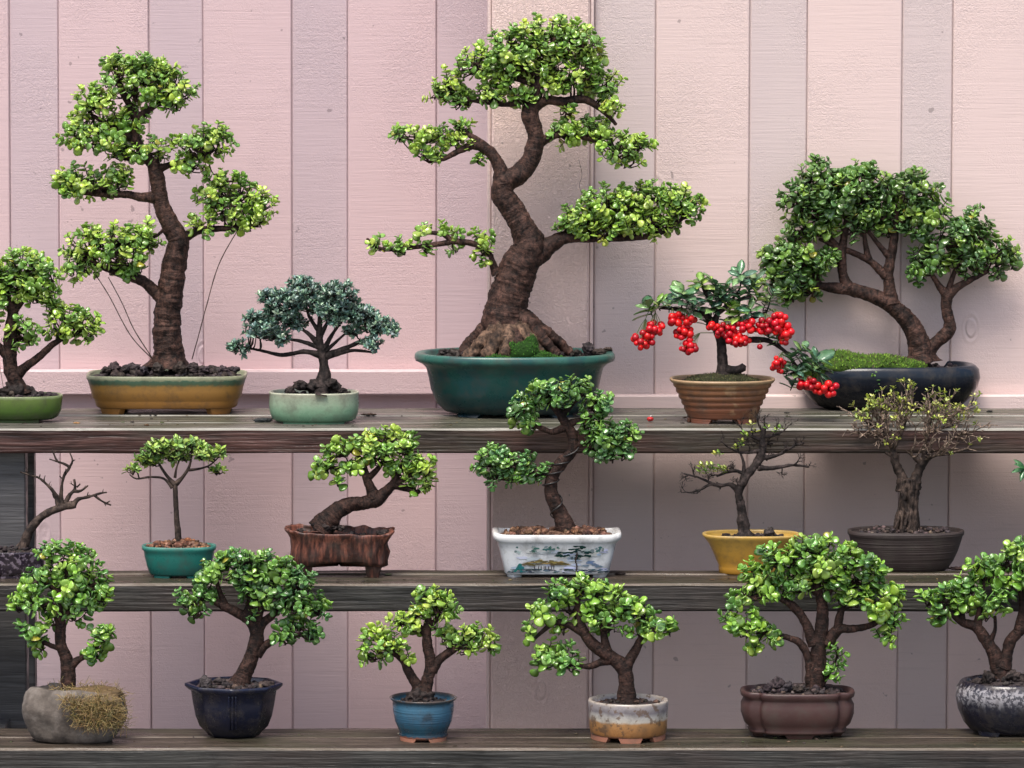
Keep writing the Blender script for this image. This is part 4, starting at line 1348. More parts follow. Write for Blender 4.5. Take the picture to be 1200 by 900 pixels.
def porcelain_paint(p, a, b, prof, parent):
    k = p.k
    mb = MB()

    def surf(u, z, off=0.35):
        # u px from the pot's middle, z px over its base
        zs_ = [q[1] for q in prof]
        sc = np.interp(z, zs_, [q[0] for q in prof])
        x = min(0.985, abs(u) / (a * sc))
        y = (1 - x ** 7) ** (1 / 7)
        return (p.cx + u * k, p.Y - (y * b * sc + off) * k, p.Z + z * k)

    lay = [0.30]

    def blob(u, z, ru, rz, col, n=12, rag=0.35):
        lay[0] += 0.012
        sd = random.random() * 90
        vs = [surf(u, z, lay[0])]
        for i in range(n):
            t_ = 2 * math.pi * i / n
            m = 1 + rag * noise.noise(Vector((math.cos(t_) * 2, math.sin(t_) * 2, sd)))
            vs.append(surf(u + math.cos(t_) * ru * m, min(39, max(6, z + math.sin(t_) * rz * m)), lay[0]))
        mb.add(vs, [(0, 1 + i, 1 + (i + 1) % n) for i in range(n)], jcol(col, 0.2))
    blue, dk, ol, gr, br = (0.10, 0.14, 0.19), (0.008, 0.03, 0.03), (0.13, 0.10, 0.045), (0.05, 0.065, 0.08), (0.05, 0.035, 0.03)
    for i in range(26):       # pale washes
        blob(random.uniform(-58, 58), random.uniform(8, 36), random.uniform(3, 9), random.uniform(1, 2.5), (0.42, 0.48, 0.58), rag=0.9)
    for i in range(14):       # hills on the right
        f = random.random()
        blob(36 + f * 18 - 5, 14 + (1 - abs(f - .4) * 2) * 7 * random.random(), 4, 0.9, (0.14, 0.20, 0.30), rag=0.9)
    for i in range(46):       # ochre bank and roofs
        f = random.uniform(-1, 1)
        blob(-14 + f * 26, 16 + (1 - f * f) * 6 * random.random(), random.uniform(2, 6), random.uniform(.5, 1.3), random.choice((ol, (0.30, 0.22, 0.08), (0.10, 0.08, 0.04))), rag=0.9)
    for i in range(80):       # ground line strokes
        blob(random.uniform(-60, 60), random.uniform(6.5, 11), random.uniform(1.5, 5), random.uniform(.3, .9), random.choice((gr, blue, (0.03, 0.04, 0.07), (0.02, 0.08, 0.09))), rag=0.9)
    for i in range(8):        # posts of the pavilion
        blob(-26 + i * 3.2 + random.uniform(-1, 1), 12.5, 0.5, 2.6, (0.03, 0.02, 0.02))
    for i in range(22):       # left shrub
        f = random.random()
        blob(-44 + random.uniform(-1, 1) * 7 * (1 - f), 8 + f * 9, 1.6, 1.2, (0.01, 0.13, 0.13), rag=0.8)
    for (u, z, w) in ((12, 31, 16), (22, 35, 14), (6, 27, 12), (30, 27, 13), (34, 31, 10), (20, 24, 8), (26, 38, 12)):      # the pine
        for i in range(9):
            blob(u + random.uniform(-.6, .6) * w, z + random.uniform(-1.2, 1.2), random.uniform(1.5, 4), random.uniform(.6, 1.3), dk, rag=0.9)
    for i in range(9):
        blob(22 + math.sin(i) * 0.8, 9 + i * 2.6, 0.9, 1.8, br)
    for i in range(26):       # hanging foliage under the lip
        blob(random.choice((-46, -30, -22, -10, -2, 6, 44, 50)) + random.uniform(-4, 4), random.uniform(31, 38.5), random.uniform(1, 3), random.uniform(.7, 2), random.choice(((0.05, 0.13, 0.12), (0.16, 0.21, 0.22))), rag=0.9)
    return mb.build('painted_landscape', tint_mat('underglaze_paint', 0.2, 0.5, 0.0), parent)


porcelain_paint(p, 76, 34, profW, pt)
p.trunkset(M['bark'], [(664, 628, 15), (661, 614, 12), (656, 601, 10), (647, 581, 9), (646, 562, 8), (657, 543, 8), (670, 529, 6.5), (671, 511, 6.5), (663, 496, 6.5), (655, 484, 5), (650, 474, 3)],
           [[(648, 556, 4), (632, 556, 3.5), (605, 550, 2.5), (585, 548, 2)], [(670, 522, 4.5), (688, 520, 3.5), (712, 520, 2.5), (730, 520, 2)], [(664, 500, 5), (648, 506, 4), (635, 502, 3.5), (615, 494, 2.5)], [(665, 497, 4.5), (682, 492, 3.5), (700, 486, 2.5)], [(658, 488, 4), (672, 472, 3), (684, 462, 2)], [(655, 484, 3.5), (640, 470, 2.5), (628, 466, 2)]],
           flare=(0.03, 0.4, 4), lump=0.14)
p.crown([(641, 460, 27, 13), (680, 457, 18, 13), (608, 481, 16, 14), (617, 497, 18, 11), (698, 475, 22, 16), (656, 472, 20, 12), (692, 500, 17, 16), (712, 514, 24, 19), (734, 511, 17, 14), (730, 532, 17, 12), (694, 526, 13, 11), (714, 536, 14, 10), (626, 472, 16, 10),
         (575, 538, 22, 14), (602, 543, 24, 12), (626, 554, 17, 12), (584, 559, 22, 11), (612, 562, 16, 8), (563, 545, 9, 10)], 8.6, 2.2, 'green', rdk=1.05)
mb = MB()
nodes = [q for q in p.nodes if True]
main = spline([(p.W(664, 622), 12 * p.k), (p.W(656, 601), 10 * p.k), (p.W(647, 581), 9 * p.k), (p.W(646, 562), 8 * p.k), (p.W(657, 543), 8 * p.k), (p.W(670, 529), 6.5 * p.k), (p.W(671, 511), 6.5 * p.k)], 0.0012)
hel = []
ang = 0
for i, (v, r) in enumerate(main):
    f = i / len(main)
    ang += 0.09 + (0.20 if 0.45 < f < 0.8 else 0.0)
    hel.append((v + Vector((math.cos(ang) * (r * 1.1 + .001), math.sin(ang) * (r * 1.1 + .001), 0)), 0.0017))
add_tube(mb, hel[::2], 6, 0.004, do_spline=False)
mb.build('training_wire', NT('black_aluminium_wire').set((0.02, 0.018, 0.018), 0.35), p.root)
p.soil(47 * p.k, 67 * p.k, 29 * p.k, RECT, M['soil_brown'], (280, 4.0), 6, ((1, 1, 1), (0.6, .55, .55), (1.5, 1.4, 1.3)))

# -- dark bare tree in a yellow pot




p = Plant('potted_bonsai', 'gnarled nearly leafless dark bonsai in a flared mustard yellow pot', 'bonsai', 880, 674, 1, 0.045, G2)
yel = glaze('mustard_glaze', [(0.0, (0.4, 0.2, 0.024)), (0.5, (0.448, 0.248, 0.04)), (0.9, (0.48, 0.296, 0.064)), (1.0, (0.544, 0.4, 0.16))], 0.28, 0.10, 0.006, 25, bumpk=0.08)
pt = pot(p, [(0.64, 0), (0.66, 1), (0.665, 7), (0.66, 9), (0.72, 16), (0.80, 27), (0.88, 36), (0.95, 41), (1.0, 44), (1.0, 46.5)], 57.5, 34, OVAL, yel, 4, 7)
p.trunkset(M['bark_black'], [(873, 629, 10), (872, 618, 7.5), (869, 598, 5.8), (866, 577, 5.6), (874, 559, 5.2), (885, 545, 5.5), (893, 531, 5), (893, 514, 4), (896, 500, 2.5)],
           [[(867, 578, 4), (857, 568, 3), (845, 569, 2.4), (832, 568, 2), (822, 573, 1.5), (811, 577, 1)], [(836, 568, 1.8), (820, 560, 1.4), (801, 555, 0.9)], [(876, 558, 3), (864, 552, 2.5), (853, 553, 2), (840, 558, 1.4)],
            [(888, 548, 4), (902, 549, 3), (916, 547, 2.6), (930, 545, 2), (948, 547, 1.3)], [(893, 536, 3.5), (906, 535, 2.6), (918, 530, 2), (928, 524, 1.6), (937, 520, 1)], [(893, 528, 3), (880, 530, 2.3), (866, 530, 1.8), (850, 522, 1)],
            [(893, 516, 2.6), (882, 512, 2), (872, 506, 1.2)], [(895, 512, 2.6), (908, 510, 2), (918, 505, 1.2)], [(894, 510, 2), (890, 498, 1.2)], [(870, 562, 3), (872, 545, 2), (868, 532, 1.4)]], flare=(0.03, 0.6, 4), lump=0.28, bl=0.4)
tips = []
twiggy(p, M['bark_black'], [(811, 577, -1, -.1, .8), (822, 573, -.6, -.6, .6), (832, 569, -.4, .6, .7), (845, 569, -.2, -.7, .6), (806, 557, -.8, -.2, .6), (815, 560, -.4, .5, .6), (853, 553, -.5, .7, .7), (842, 557, -.8, .1, .8), (860, 552, -.1, 1, .6), (866, 530, -.6, .6, .8), (852, 523, -.8, .3, .8), (878, 530, -.3, 1, .6), (873, 507, -.8, .5, .9), (882, 512, -.3, 1, .7), (890, 500, -.1, 1, .8), (896, 500, .2, 1, .9), (905, 510, .4, .9, .8), (916, 506, .9, .4, .8), (918, 530, .6, .8, .7), (936, 521, .9, .3, .5), (928, 524, .4, .9, .6), (930, 545, .5, .6, .6), (916, 547, .3, -.6, .6), (944, 547, .9, .05, .5), (898, 540, .5, .8, .5), (868, 570, -.9, .4, .5), (893, 520, -.8, .4, .8), (895, 522, .9, .5, .8)], p.trunk, 14, 1.15, 3, 0.8, tips, 0.15, (2, 4))
LV = Leaves('oval')
tw = MB()
for (x, y) in ((822, 549), (832, 553), (844, 551), (848, 556), (835, 548), (862, 528), (870, 520), (885, 508), (900, 504), (880, 500), (827, 556), (825, 552), (829, 549), (820, 556), (839, 535), (843, 535), (841, 554), (846, 553), (836, 554), (873, 512), (869, 524), (913, 505), (909, 508), (850, 553), (876, 514)):
    small_sprig(LV, tw, p.W(x, y, -5), Vector((0, -.3, 1)), 6.5 * p.k, PAL['yel' if random.random() < .5 else 'lime'], 4, 0.3 * p.k)
mb = MB()
LV.write(mb)
o = mb.build('foliage', M['leaf'], p.root)
tw.build('twigs', M['bark_black'], o)
p.soil(39 * p.k, 50 * p.k, 30 * p.k, OVAL, M['soil_black'], (60, 2.6), 5)
p.clods([(901, 624, 7, -4), (850, 629, 4, -8)], M['soil_black'], p.root, 'soil_clod')

# -- twiggy fan shaped tree in a brown bowl
p = Plant('potted_bonsai', 'fan shaped bonsai of fine tan twigs with yellow green buds in a brown bowl', 'bonsai', 1061, 672, 1, 0.06, G2)
bowl = glaze('matt_brown_clay', [(0.3, (0.027, 0.018, 0.0168)), (0.7, (0.045, 0.03, 0.027))], 0.6, None, 0, 40, rings=0.8)
pt = pot(p, [(0.68, 0), (0.74, 4), (0.82, 12), (0.90, 24), (0.955, 36), (0.975, 41), (1.0, 43), (1.0, 47.5)], 68.5, 38, sh_super(2.3), bowl, 4, 7, 120)
p.trunkset(M['bark_grey'], [(1062, 632, 17), (1062, 618, 13), (1064, 602, 11), (1065, 584, 10.5), (1065, 568, 11)],
           [[(1060, 574, 8), (1056, 558, 6.5), (1049, 542, 5.5), (1046, 524, 4.2), (1038, 508, 3), (1028, 494, 2)], [(1070, 572, 8), (1075, 556, 6.5), (1083, 540, 5.5), (1095, 533, 3.6), (1112, 531, 2.6), (1132, 526, 1.8)],
            [(1083, 540, 3.5), (1084, 520, 2.8), (1088, 502, 2.2), (1092, 488, 1.5)], [(1046, 526, 3), (1056, 508, 2.4), (1062, 490, 1.8)], [(1046, 518, 2.5), (1030, 512, 2), (1010, 506, 1.5), (992, 508, 1)], [(1080, 545, 2.6), (1070, 535, 2), (1062, 528, 1.5)],
            [(1098, 533, 2.4), (1110, 520, 2), (1124, 508, 1.5)], [(1088, 508, 2), (1100, 495, 1.6), (1112, 484, 1.2)], [(1040, 512, 2), (1024, 500, 1.6), (1008, 490, 1.1)], [(1048, 536, 2.4), (1038, 530, 1.8)]], flare=(0.05, 0.45, 6), lump=0.3, sides=28, bl=0.25, ring=0.08)
mb = MB()        # fused strands of the basket-like trunk
for i in range(26):
    a0 = random.uniform(0, 6.28)
    tw_ = random.uniform(-2.2, 2.2)
    pts = []
    for j in range(7):
        f = j / 6
        r = (15 - 9 * f) if f < 0.5 else 10
        a = a0 + tw_ * f
        pts.append((p.W(1062 + 3 * f + math.cos(a) * r, 630 - 68 * f, math.sin(a) * r), random.uniform(1.6, 3.0) * p.k))
    add_tube(mb, pts, 7, 0.004, 0.25, 0.1, 80)
mb.build('bark_strands', M['bark_grey'], p.trunk)
tips = []
mbt = MB()
src_ = [q for q in p.nodes if q[1] < 5.2 * p.k]
cen = p.W(1066, 560, 0)


def wob(a, b, r0, r1, sag=0.0, n=4):
    L_ = (b - a).length
    pts = [(a, r0)]
    for i in range(1, n):
        f = i / n
        pts.append((a.lerp(b, f) + rv() * L_ * 0.06 + Vector((0, 0, sag * L_ * math.sin(f * math.pi))), r0 + (r1 - r0) * f))
    pts.append((b, r1))
    add_tube(mbt, pts, 5, 0.006, 0.3, 0.2, 110)
    return pts


for i in range(115):
    d = rv()
    d.z = abs(d.z) * 1.25 - 0.14
    rr = random.uniform(0.6, 1.0)
    tgt = p.W(1074, 512, 0) + Vector((d.x * 96, d.y * 46, d.z * 52)) * p.k * rr
    # grow outwards from a limb that lies on the way
    s0 = min(src_, key=lambda q: (q[0] - tgt).length + 0.8 * (q[0] - cen).length * random.uniform(.6, 1.2))[0]
    pts = wob(s0, tgt, 1.25 * p.k, 0.6 * p.k, -0.08)
    dirn = (tgt - s0).normalized()
    tips.append((tgt, dirn))
    for j in range(random.randint(3, 5)):
        q = pts[random.randint(1, 4)][0]
        dd = (dirn + rv() * 0.9 + Vector((0, 0, 0.15))).normalized()
        e_ = q + dd * random.uniform(6, 17) * p.k
        sub = wob(q, e_, 0.75 * p.k, 0.5 * p.k, 0, 3)
        tips.append((e_, dd))
        if random.random() < 0.6:
            d3 = (dd + rv() * 0.9).normalized()
            q3 = sub[2][0]
            e3 = q3 + d3 * random.uniform(4, 9) * p.k
            wob(q3, e3, 0.55 * p.k, 0.45 * p.k, 0, 2)
            tips.append((e3, d3))
mbt.build('twigs', M['bark_tan'], p.trunk)
LV = Leaves('oval')
tw = MB()
for (q, d) in tips:
    row_top = q.z > p.W(1060, 492).z
    if random.random() < (0.42 if row_top else 0.06):
        small_sprig(LV, tw, q, (d + Vector((0, 0, .6))), random.uniform(3.6, 6.2) * p.k, PAL['yel'], random.randint(3, 5), 0.3 * p.k)
mb = MB()
LV.write(mb)
o = mb.build('foliage', M['leaf'], p.root)
tw.build('bud_stems', M['bark_tan'], o)
p.soil(44 * p.k, 62 * p.k, 33 * p.k, sh_super(2.3), M['soil_black'], (150, 3.2), 3, ((1.2, 1.1, 1.1), (2.0, 1.8, 1.6), (0.8, .8, .8)))

# -- plant standing beyond the right edge: only its leaf tips reach into the picture
p = Plant('potted_bonsai', 'green leaf tips reaching in at the right edge above the middle shelf', 'bonsai', 1268, 677, 1, 0.05, G2)
pt = pot(p, [(0.75, 1), (0.85, 10), (0.95, 30), (1.0, 40), (1.0, 44)], 44, 30, OVAL, bowl)
p.trunkset(M['bark_grey'], [(1268, 636, 6), (1262, 600, 5), (1256, 575, 4), (1240, 560, 3)], [[(1256, 575, 3), (1230, 560, 2), (1205, 556, 1.3), (1194, 554, 0.9)], [(1258, 580, 3), (1280, 550, 2)]])
p.crown([(1262, 535, 34, 22), (1290, 545, 24, 20), (1232, 552, 16, 12)], 10, 1.5, 'green', 'oval', 'leaf_dark', 'bark_grey', style='small')
LV = Leaves('lance')
for d in ((-1, -.3, -.25), (-.75, -.5, .35), (-.4, -.5, -.9), (-.6, .4, .5)):
    LV.add(p.W(1201, 549, -4), Vector(d), Vector((0.1, -.7, .8)), 18 * p.k, 1.25, jcol((0.06, 0.2, 0.06)))
mb = MB()
LV.write(mb)
mb.build('leaf', M['leaf_dark'], p.root)
p.soil(36 * p.k, 39 * p.k, 26 * p.k, OVAL, M['soil_black'], (30, 3), 3)

# ================================================================== BOTTOM SHELF
# -- jade growing from a hollow stone
p = Plant('potted_bonsai', 'upright jade bonsai growing from a hollow grey stone draped with dry moss', 'bonsai', 88, 873, 2, 0.065, G3)
stone = glaze('grey_stone', [(0.3, (0.05, 0.04, 0.034)), (0.5, (0.11, 0.09, 0.075)), (0.7, (0.22, 0.19, 0.165))], 0.8, None, 0, 90, bumpk=0.9)
zs2 = lambda th, z: (z / 60) * (5 * noise.noise(Vector((math.cos(th) * 1.6, math.sin(th) * 1.6, 5))) - 5 * math.sin(th * 1.0 + 1.2))
pt = pot(p, [(0.70, 0), (0.80, 3), (0.88, 7), (0.95, 12), (1.0, 19), (1.03, 26), (1.04, 33), (1.03, 40), (1.0, 47), (0.96, 54), (0.89, 60)], 57, 36, sh_super(2.8), stone, 10, 8, 120, disp=7, dfreq=14, ridge=True, zfun=zs2)
for poly in pt.data.polygons:
    poly.use_smooth = True
p.trunkset(M['bark'], [(80, 822, 12), (80, 808, 10), (80, 788, 9.5), (78, 772, 8.5), (71, 753, 7), (71, 730, 7), (69, 710, 6), (76, 682, 3.5), (80, 655, 2)],
           [[(82, 780, 6), (92, 773, 4.5), (104, 766, 3.5), (116, 756, 2)], [(74, 760, 4.5), (64, 758, 3.5), (50, 752, 3), (40, 746, 2)], [(70, 725, 4), (88, 712, 3.5), (105, 702, 2.5)], [(69, 712, 4), (50, 708, 3), (34, 706, 2)], [(75, 690, 3.5), (90, 672, 3), (100, 655, 2)], [(73, 695, 3), (56, 685, 2.5), (44, 680, 2)]], flare=(0.03, 0.3, 3))
p.crown([(66, 650, 22, 13), (97, 653, 19, 13), (80, 670, 32, 16), (42, 683, 20, 13), (110, 686, 22, 16), (77, 690, 26, 13), (22, 710, 15, 12), (53, 708, 24, 15), (97, 703, 28, 17), (120, 703, 12, 15), (87, 722, 16, 10), (38, 745, 18, 14), (48, 757, 12, 11), (116, 748, 18, 12), (113, 767, 17, 11), (126, 743, 8, 8), (55, 730, 12, 8)], 10.4, 2.1, 'mid', rdk=1.0)
p.soil(50 * p.k, 50 * p.k, 26 * p.k, OVAL, M['soil_black'], (50, 3), 8)
mb = MB()
for i in range(1500):
    x = 92 + random.gauss(20, 22)
    if not 62 < x < 150:
        continue
    edge = min(1, (x - 62) / 30)
    y = 803 + random.random() ** 0.8 * 47 * edge
    dep = -33 - 8 * min(1, (y - 806) / 14) + random.uniform(-2, 2)
    if y < 818:
        dep = random.uniform(-30, 4)
    if x > 128:
        dep += (x - 128) * 0.7
    a = p.W(x, y + (0 if x < 125 else 3), dep)
    d = rv()
    pts = [(a, .0006)]
    for j in range(3):
        d = (d + rv() * 0.8).normalized()
        a = a + Vector((d.x * 4.6, d.y * 2.6 - 0.7, d.z * 4.6)) * p.k
        pts.append((a.copy(), .00045))
    add_tube(mb, pts, 4, 0.01, do_spline=False, col=jcol(random.choice(((0.34, 0.24, 0.09), (0.24, 0.15, 0.06), (0.44, 0.33, 0.15), (0.14, 0.12, 0.04))), 0.2))
V, Fs = ICO[3]
for (x, y, rx, ry, dy, rd) in ((112, 812, 32, 8, -10, 24), (102, 828, 27, 14, -30, 10), (124, 828, 20, 16, -26, 12)):
    C = p.W(x, y, dy)
    mb.add([(C.x + v.x * rx * p.k * (1 + .2 * noise.noise(v * 3)), C.y + v.y * rd * p.k, C.z + v.z * ry * p.k * (1 + .25 * noise.noise(v * 4))) for v in V], Fs, (0.13, 0.085, 0.04))
mb.build('dry_moss', M['tint'], p.root)

# -- jade in the navy octagonal pot
p = Plant('potted_bonsai', 'right leaning jade bonsai among lava stones in a dark navy octagonal pot', 'bonsai', 274, 869, 2, 0.075, G3)
navy = glaze('navy_glaze', [(0.0, (0.003, 0.004, 0.013)), (1.0, (0.006, 0.009, 0.028))], 0.2, 0.12, 0.01, 30)
pt = pot(p, [(0.52, 1), (0.56, 4), (0.70, 12), (0.78, 24), (0.835, 40), (0.87, 54), (0.93, 56), (1.0, 60), (1.0, 63)], 58, 50, sh_oct, navy, 6, 8, 128)
mb = MB()
for dth in (-90,):
    for off in (-4, 0, 4):
        pts = []
        for (sc, z) in [(0.70, 12), (0.78, 24), (0.835, 40), (0.87, 54)]:
            th = math.radians(dth)
            x, y = sh_oct(th)
            pts.append((Vector((p.cx + off * p.k, p.Y + y * 50 * p.k * sc, p.Z + z * p.k)), 1.1 * p.k))
        add_tube(mb, pts, 6, 0.006)
mb.build('rib', navy, pt)
p.trunkset(M['bark'], [(278, 812, 17), (283, 798, 12.5), (289, 785, 10.5), (297, 763, 9.5), (301, 745, 9.5), (294, 728, 7.5), (276, 717, 6.5), (258, 708, 5.5), (240, 700, 4), (225, 708, 2.5)],
           [[(300, 742, 7), (308, 730, 6), (318, 722, 5), (334, 706, 3.5), (345, 695, 2.5)], [(300, 766, 7), (310, 757, 6), (327, 748, 4.5), (352, 743, 3)], [(290, 722, 6), (293, 705, 4.5), (290, 685, 3.5), (288, 665, 2.5)], [(265, 712, 4), (258, 695, 3.5), (252, 675, 2.5)], [(300, 735, 5), (308, 705, 4), (318, 680, 3)], [(335, 705, 3), (355, 708, 2.5), (375, 716, 2)]], flare=(0.035, 0.4, 4), lump=0.14)
p.crown([(287, 656, 28, 12), (253, 670, 20, 15), (238, 687, 15, 12), (214, 706, 16, 12), (230, 719, 15, 8), (242, 700, 15, 11), (320, 667, 30, 16), (287, 680, 30, 16), (347, 687, 26, 16), (307, 700, 30, 17), (350, 710, 28, 19), (373, 717, 14, 12), (347, 736, 25, 14), (333, 751, 12, 8), (366, 746, 12, 10), (294, 720, 12, 7), (268, 655, 14, 8)], 9.3, 2.2, 'green', rdk=1.05)
p.soil(57 * p.k, 50 * p.k, 42 * p.k, sh_oct, M['soil_black'], (170, 4), 5, ((1, 1, 1), (2.2, 1.9, 1.6), (1, 1, 1)))
p.clods([(241, 800, 8, -12), (313, 803, 7.5, -14), (256, 799, 6, 0), (300, 805, 5, -20), (266, 803, 5, -20)], M['soil_black'], p.root, 'lava_stone')

# -- three tufted jade in the blue pot
p = Plant('potted_bonsai', 'small three tufted jade bonsai in a small round light blue pot with terracotta foot', 'bonsai', 496, 870, 2, 0.045, G3)
blue = glaze('streaked_blue_glaze', [(0.0, (0.165, 0.0605, 0.0385)), (0.10, (0.154, 0.0605, 0.0385)), (0.13, (0.011, 0.044, 0.0715)), (0.32, (0.0165, 0.077, 0.121)), (0.5, (0.0385, 0.121, 0.198)), (0.85, (0.0495, 0.143, 0.22)), (0.93, (0.0165, 0.055, 0.0825)), (1.0, (0.088, 0.066, 0.055))], 0.2, 0.098, 0.005, 80, (26, (0.01, 0.05, 0.09), 0.58, 0.7), rings=0.5, streak=0.25)
pt = pot(p, [(0.70, 3), (0.72, 6), (0.69, 7.5), (0.72, 11), (0.84, 22), (0.90, 34), (0.91, 42), (0.90, 46), (0.97, 48), (1.0, 50)], 40, 40, sh_round, blue, 3, 6)
terc = glaze('bare_terracotta', [(0.3, (0.28, 0.11, 0.07)), (0.7, (0.36, 0.16, 0.10))], 0.6)
feet(p, pt, [(-165, -108), (-78, -15), (15, 75), (105, 165)], 0.72, 40, 40, sh_round, 4, terc, 6, slope=5)
p.trunkset(M['bark'], [(493, 830, 20), (494, 818, 16), (498, 808, 10), (501, 798, 8), (505, 781, 7.5), (501, 758, 7), (500, 738, 5.5), (504, 714, 3.5), (506, 700, 2)],
           [[(494, 812, 8), (488, 802, 7), (479, 787, 6), (472, 773, 5), (458, 764, 3.5)], [(506, 786, 6), (514, 774, 6), (524, 766, 5.5), (540, 758, 3.5), (560, 756, 2.5)], [(501, 745, 4.5), (488, 732, 3.5), (474, 727, 2.5)], [(502, 735, 4), (515, 722, 3)]], flare=(0.03, 0.35, 5), lump=0.2)
p.crown([(505, 698, 20, 10), (512, 712, 25, 14), (491, 718, 18, 12), (471, 729, 16, 11), (491, 736, 15, 8), (526, 719, 12, 11), (445, 748, 18, 12), (459, 760, 20, 12), (436, 771, 12, 10), (430, 759, 8, 9), (477, 768, 8, 7), (530, 751, 18, 12), (554, 747, 22, 14), (575, 757, 12, 10), (519, 741, 9, 6), (545, 762, 18, 7)], 9.0, 2.2, 'lime', rdk=1.1)
p.soil(42 * p.k, 36 * p.k, 36 * p.k, sh_round, M['soil_black'], (60, 2.2), 5)
p.clods([(492, 818, 13, -2)], M['bark_black'], p.root, 'root_mound')

# -- jade in the white and ochre drum
p = Plant('potted_bonsai', 'left leaning jade bonsai in a low round drum pot, white glaze over orange clay', 'bonsai', 736, 870, 2, 0.06, G3)
drum = glaze('white_over_orange_glaze', [(0.0, (0.208, 0.088, 0.048)), (0.13, (0.224, 0.096, 0.056)), (0.17, (0.32, 0.144, 0.048)), (0.50, (0.368, 0.192, 0.072)), (0.56, (0.464, 0.424, 0.36)), (0.68, (0.4, 0.384, 0.36)), (0.78, (0.176, 0.16, 0.176)), (0.94, (0.288, 0.264, 0.264)), (1.0, (0.4, 0.352, 0.304))], 0.25, 0.088, 0.008, 32, (55, (0.12, 0.07, 0.04), 0.56, 0.75), bumpk=0.4)
pt = pot(p, [(0.90, 5), (0.945, 7), (0.95, 10), (0.965, 12), (0.98, 22), (0.99, 34), (1.0, 44), (0.99, 46)], 47.5, 44, sh_round, drum, 4, 6)
feet(p, pt, [(-200, -125), (-108, -70), (-52, 15), (20, 75), (95, 155)], 0.93, 47.5, 44, sh_round, 6, terc, 7, slope=4)
p.trunkset(M['bark'], [(735, 832, 18), (734, 820, 13), (734, 802, 10.5), (731, 784, 10), (719, 772, 9), (702, 761, 8.5), (688, 747, 7), (678, 724, 5.5), (676, 700, 3)],
           [[(732, 785, 7.5), (738, 773, 7), (746, 760, 6), (752, 748, 4.5), (762, 735, 3)], [(712, 768, 6.5), (709, 752, 5.5), (707, 736, 4), (704, 720, 3)], [(714, 773, 6), (704, 776, 5), (690, 781, 4), (674, 779, 3), (655, 776, 2)], [(684, 742, 5), (668, 733, 4.5), (652, 729, 4), (638, 738, 3), (627, 748, 2)], [(708, 738, 3.5), (722, 722, 3), (735, 715, 2)], [(680, 730, 4), (692, 710, 3), (702, 695, 2)]], flare=(0.03, 0.5, 6), lump=0.12)
p.crown([(680, 688, 24, 9), (657, 698, 20, 13), (697, 696, 20, 12), (670, 714, 18, 14), (633, 719, 15, 13), (620, 745, 9, 12), (658, 736, 12, 10), (701, 722, 26, 15), (732, 716, 24, 15), (715, 738, 18, 9), (750, 722, 20, 15), (770, 736, 19, 12), (750, 742, 12, 9), (783, 742, 8, 9), (728, 699, 12, 8), (652, 768, 26, 11), (633, 783, 12, 11), (666, 780, 19, 11), (640, 773, 12, 8)], 11, 2.1, 'mid', rdk=1.05)
p.soil(39 * p.k, 43 * p.k, 40 * p.k, sh_round, M['soil_black'], (90, 2.6), 4, ((1, 1, 1), (1.6, 1.2, 1.0)))

# -- umbrella crowned jade in the brown lobed pot
p = Plant('potted_bonsai', 'umbrella crowned jade bonsai in a purple brown lobed oval clay pot', 'bonsai', 934, 867, 2, 0.07, G3)
mok = glaze('purple_brown_clay', [(0.3, (0.045, 0.0192, 0.018)), (0.7, (0.075, 0.0348, 0.03))], 0.45, None, 0, 30, bumpk=0.2)
pt = pot(p, [(0.84, 5), (0.87, 8), (0.84, 10), (0.93, 16), (0.985, 27), (0.985, 38), (0.94, 44), (0.95, 46), (0.99, 48), (1.0, 52), (0.99, 54)], 67.5, 42, sh_mokko, mok, 5, 8, 180)
feet(p, pt, [(-104, -76), (-24, 24), (156, 204), (76, 104)], 0.84, 67.5, 42, sh_mokko, 8, mok, 10, (0.92, 1.0), slope=5)
p.trunkset(M['bark'], [(954, 815, 14), (955, 802, 11), (957, 785, 10.5), (960, 760, 10), (963, 735, 8.5), (964, 712, 7.5), (960, 696, 5.5), (956, 675, 3.5)],
           [[(950, 800, 6), (948, 774, 5.5), (938, 754, 5), (926, 748, 4), (912, 744, 3.5), (897, 740, 2.5)], [(954, 756, 6.5), (944, 730, 6), (930, 711, 5.5), (914, 700, 4), (900, 688, 2.5)], [(968, 756, 7), (982, 738, 6.5), (1000, 737, 5), (1022, 732, 4), (1038, 722, 2.5)], [(982, 736, 5), (984, 722, 5), (990, 706, 3.5), (1000, 690, 2.5)],
            [(960, 808, 2.2), (972, 790, 1.8), (980, 772, 1.5), (982, 758, 1)], [(963, 705, 4), (975, 690, 3), (985, 672, 2)], [(958, 695, 4), (940, 678, 3), (925, 665, 2)], [(900, 692, 2.5), (880, 700, 2), (866, 712, 1.5)], [(1036, 724, 2.4), (1042, 738, 1.8)]], flare=(0.03, 0.5, 5), lump=0.16)
p.crown([(953, 640, 30, 12), (915, 655, 28, 15), (959, 661, 32, 18), (997, 658, 28, 18), (893, 677, 25, 18), (928, 680, 27, 17), (969, 683, 28, 17), (1010, 680, 28, 17), (1029, 671, 12, 11), (864, 707, 14, 11), (890, 696, 22, 13), (915, 697, 16, 9), (997, 705, 22, 15), (1024, 705, 22, 18), (1046, 702, 14, 15), (1046, 728, 15, 15), (1023, 721, 15, 11), (1038, 748, 14, 11), (858, 730, 13, 15), (874, 742, 15, 12), (896, 740, 17, 12), (886, 721, 9, 5), (885, 759, 6, 5), (906, 752, 8, 6), (981, 767, 6, 6), (978, 780, 5, 5), (974, 792, 4, 4), (940, 690, 18, 8)], 10.6, 2.1, 'mid', rdk=1.15)
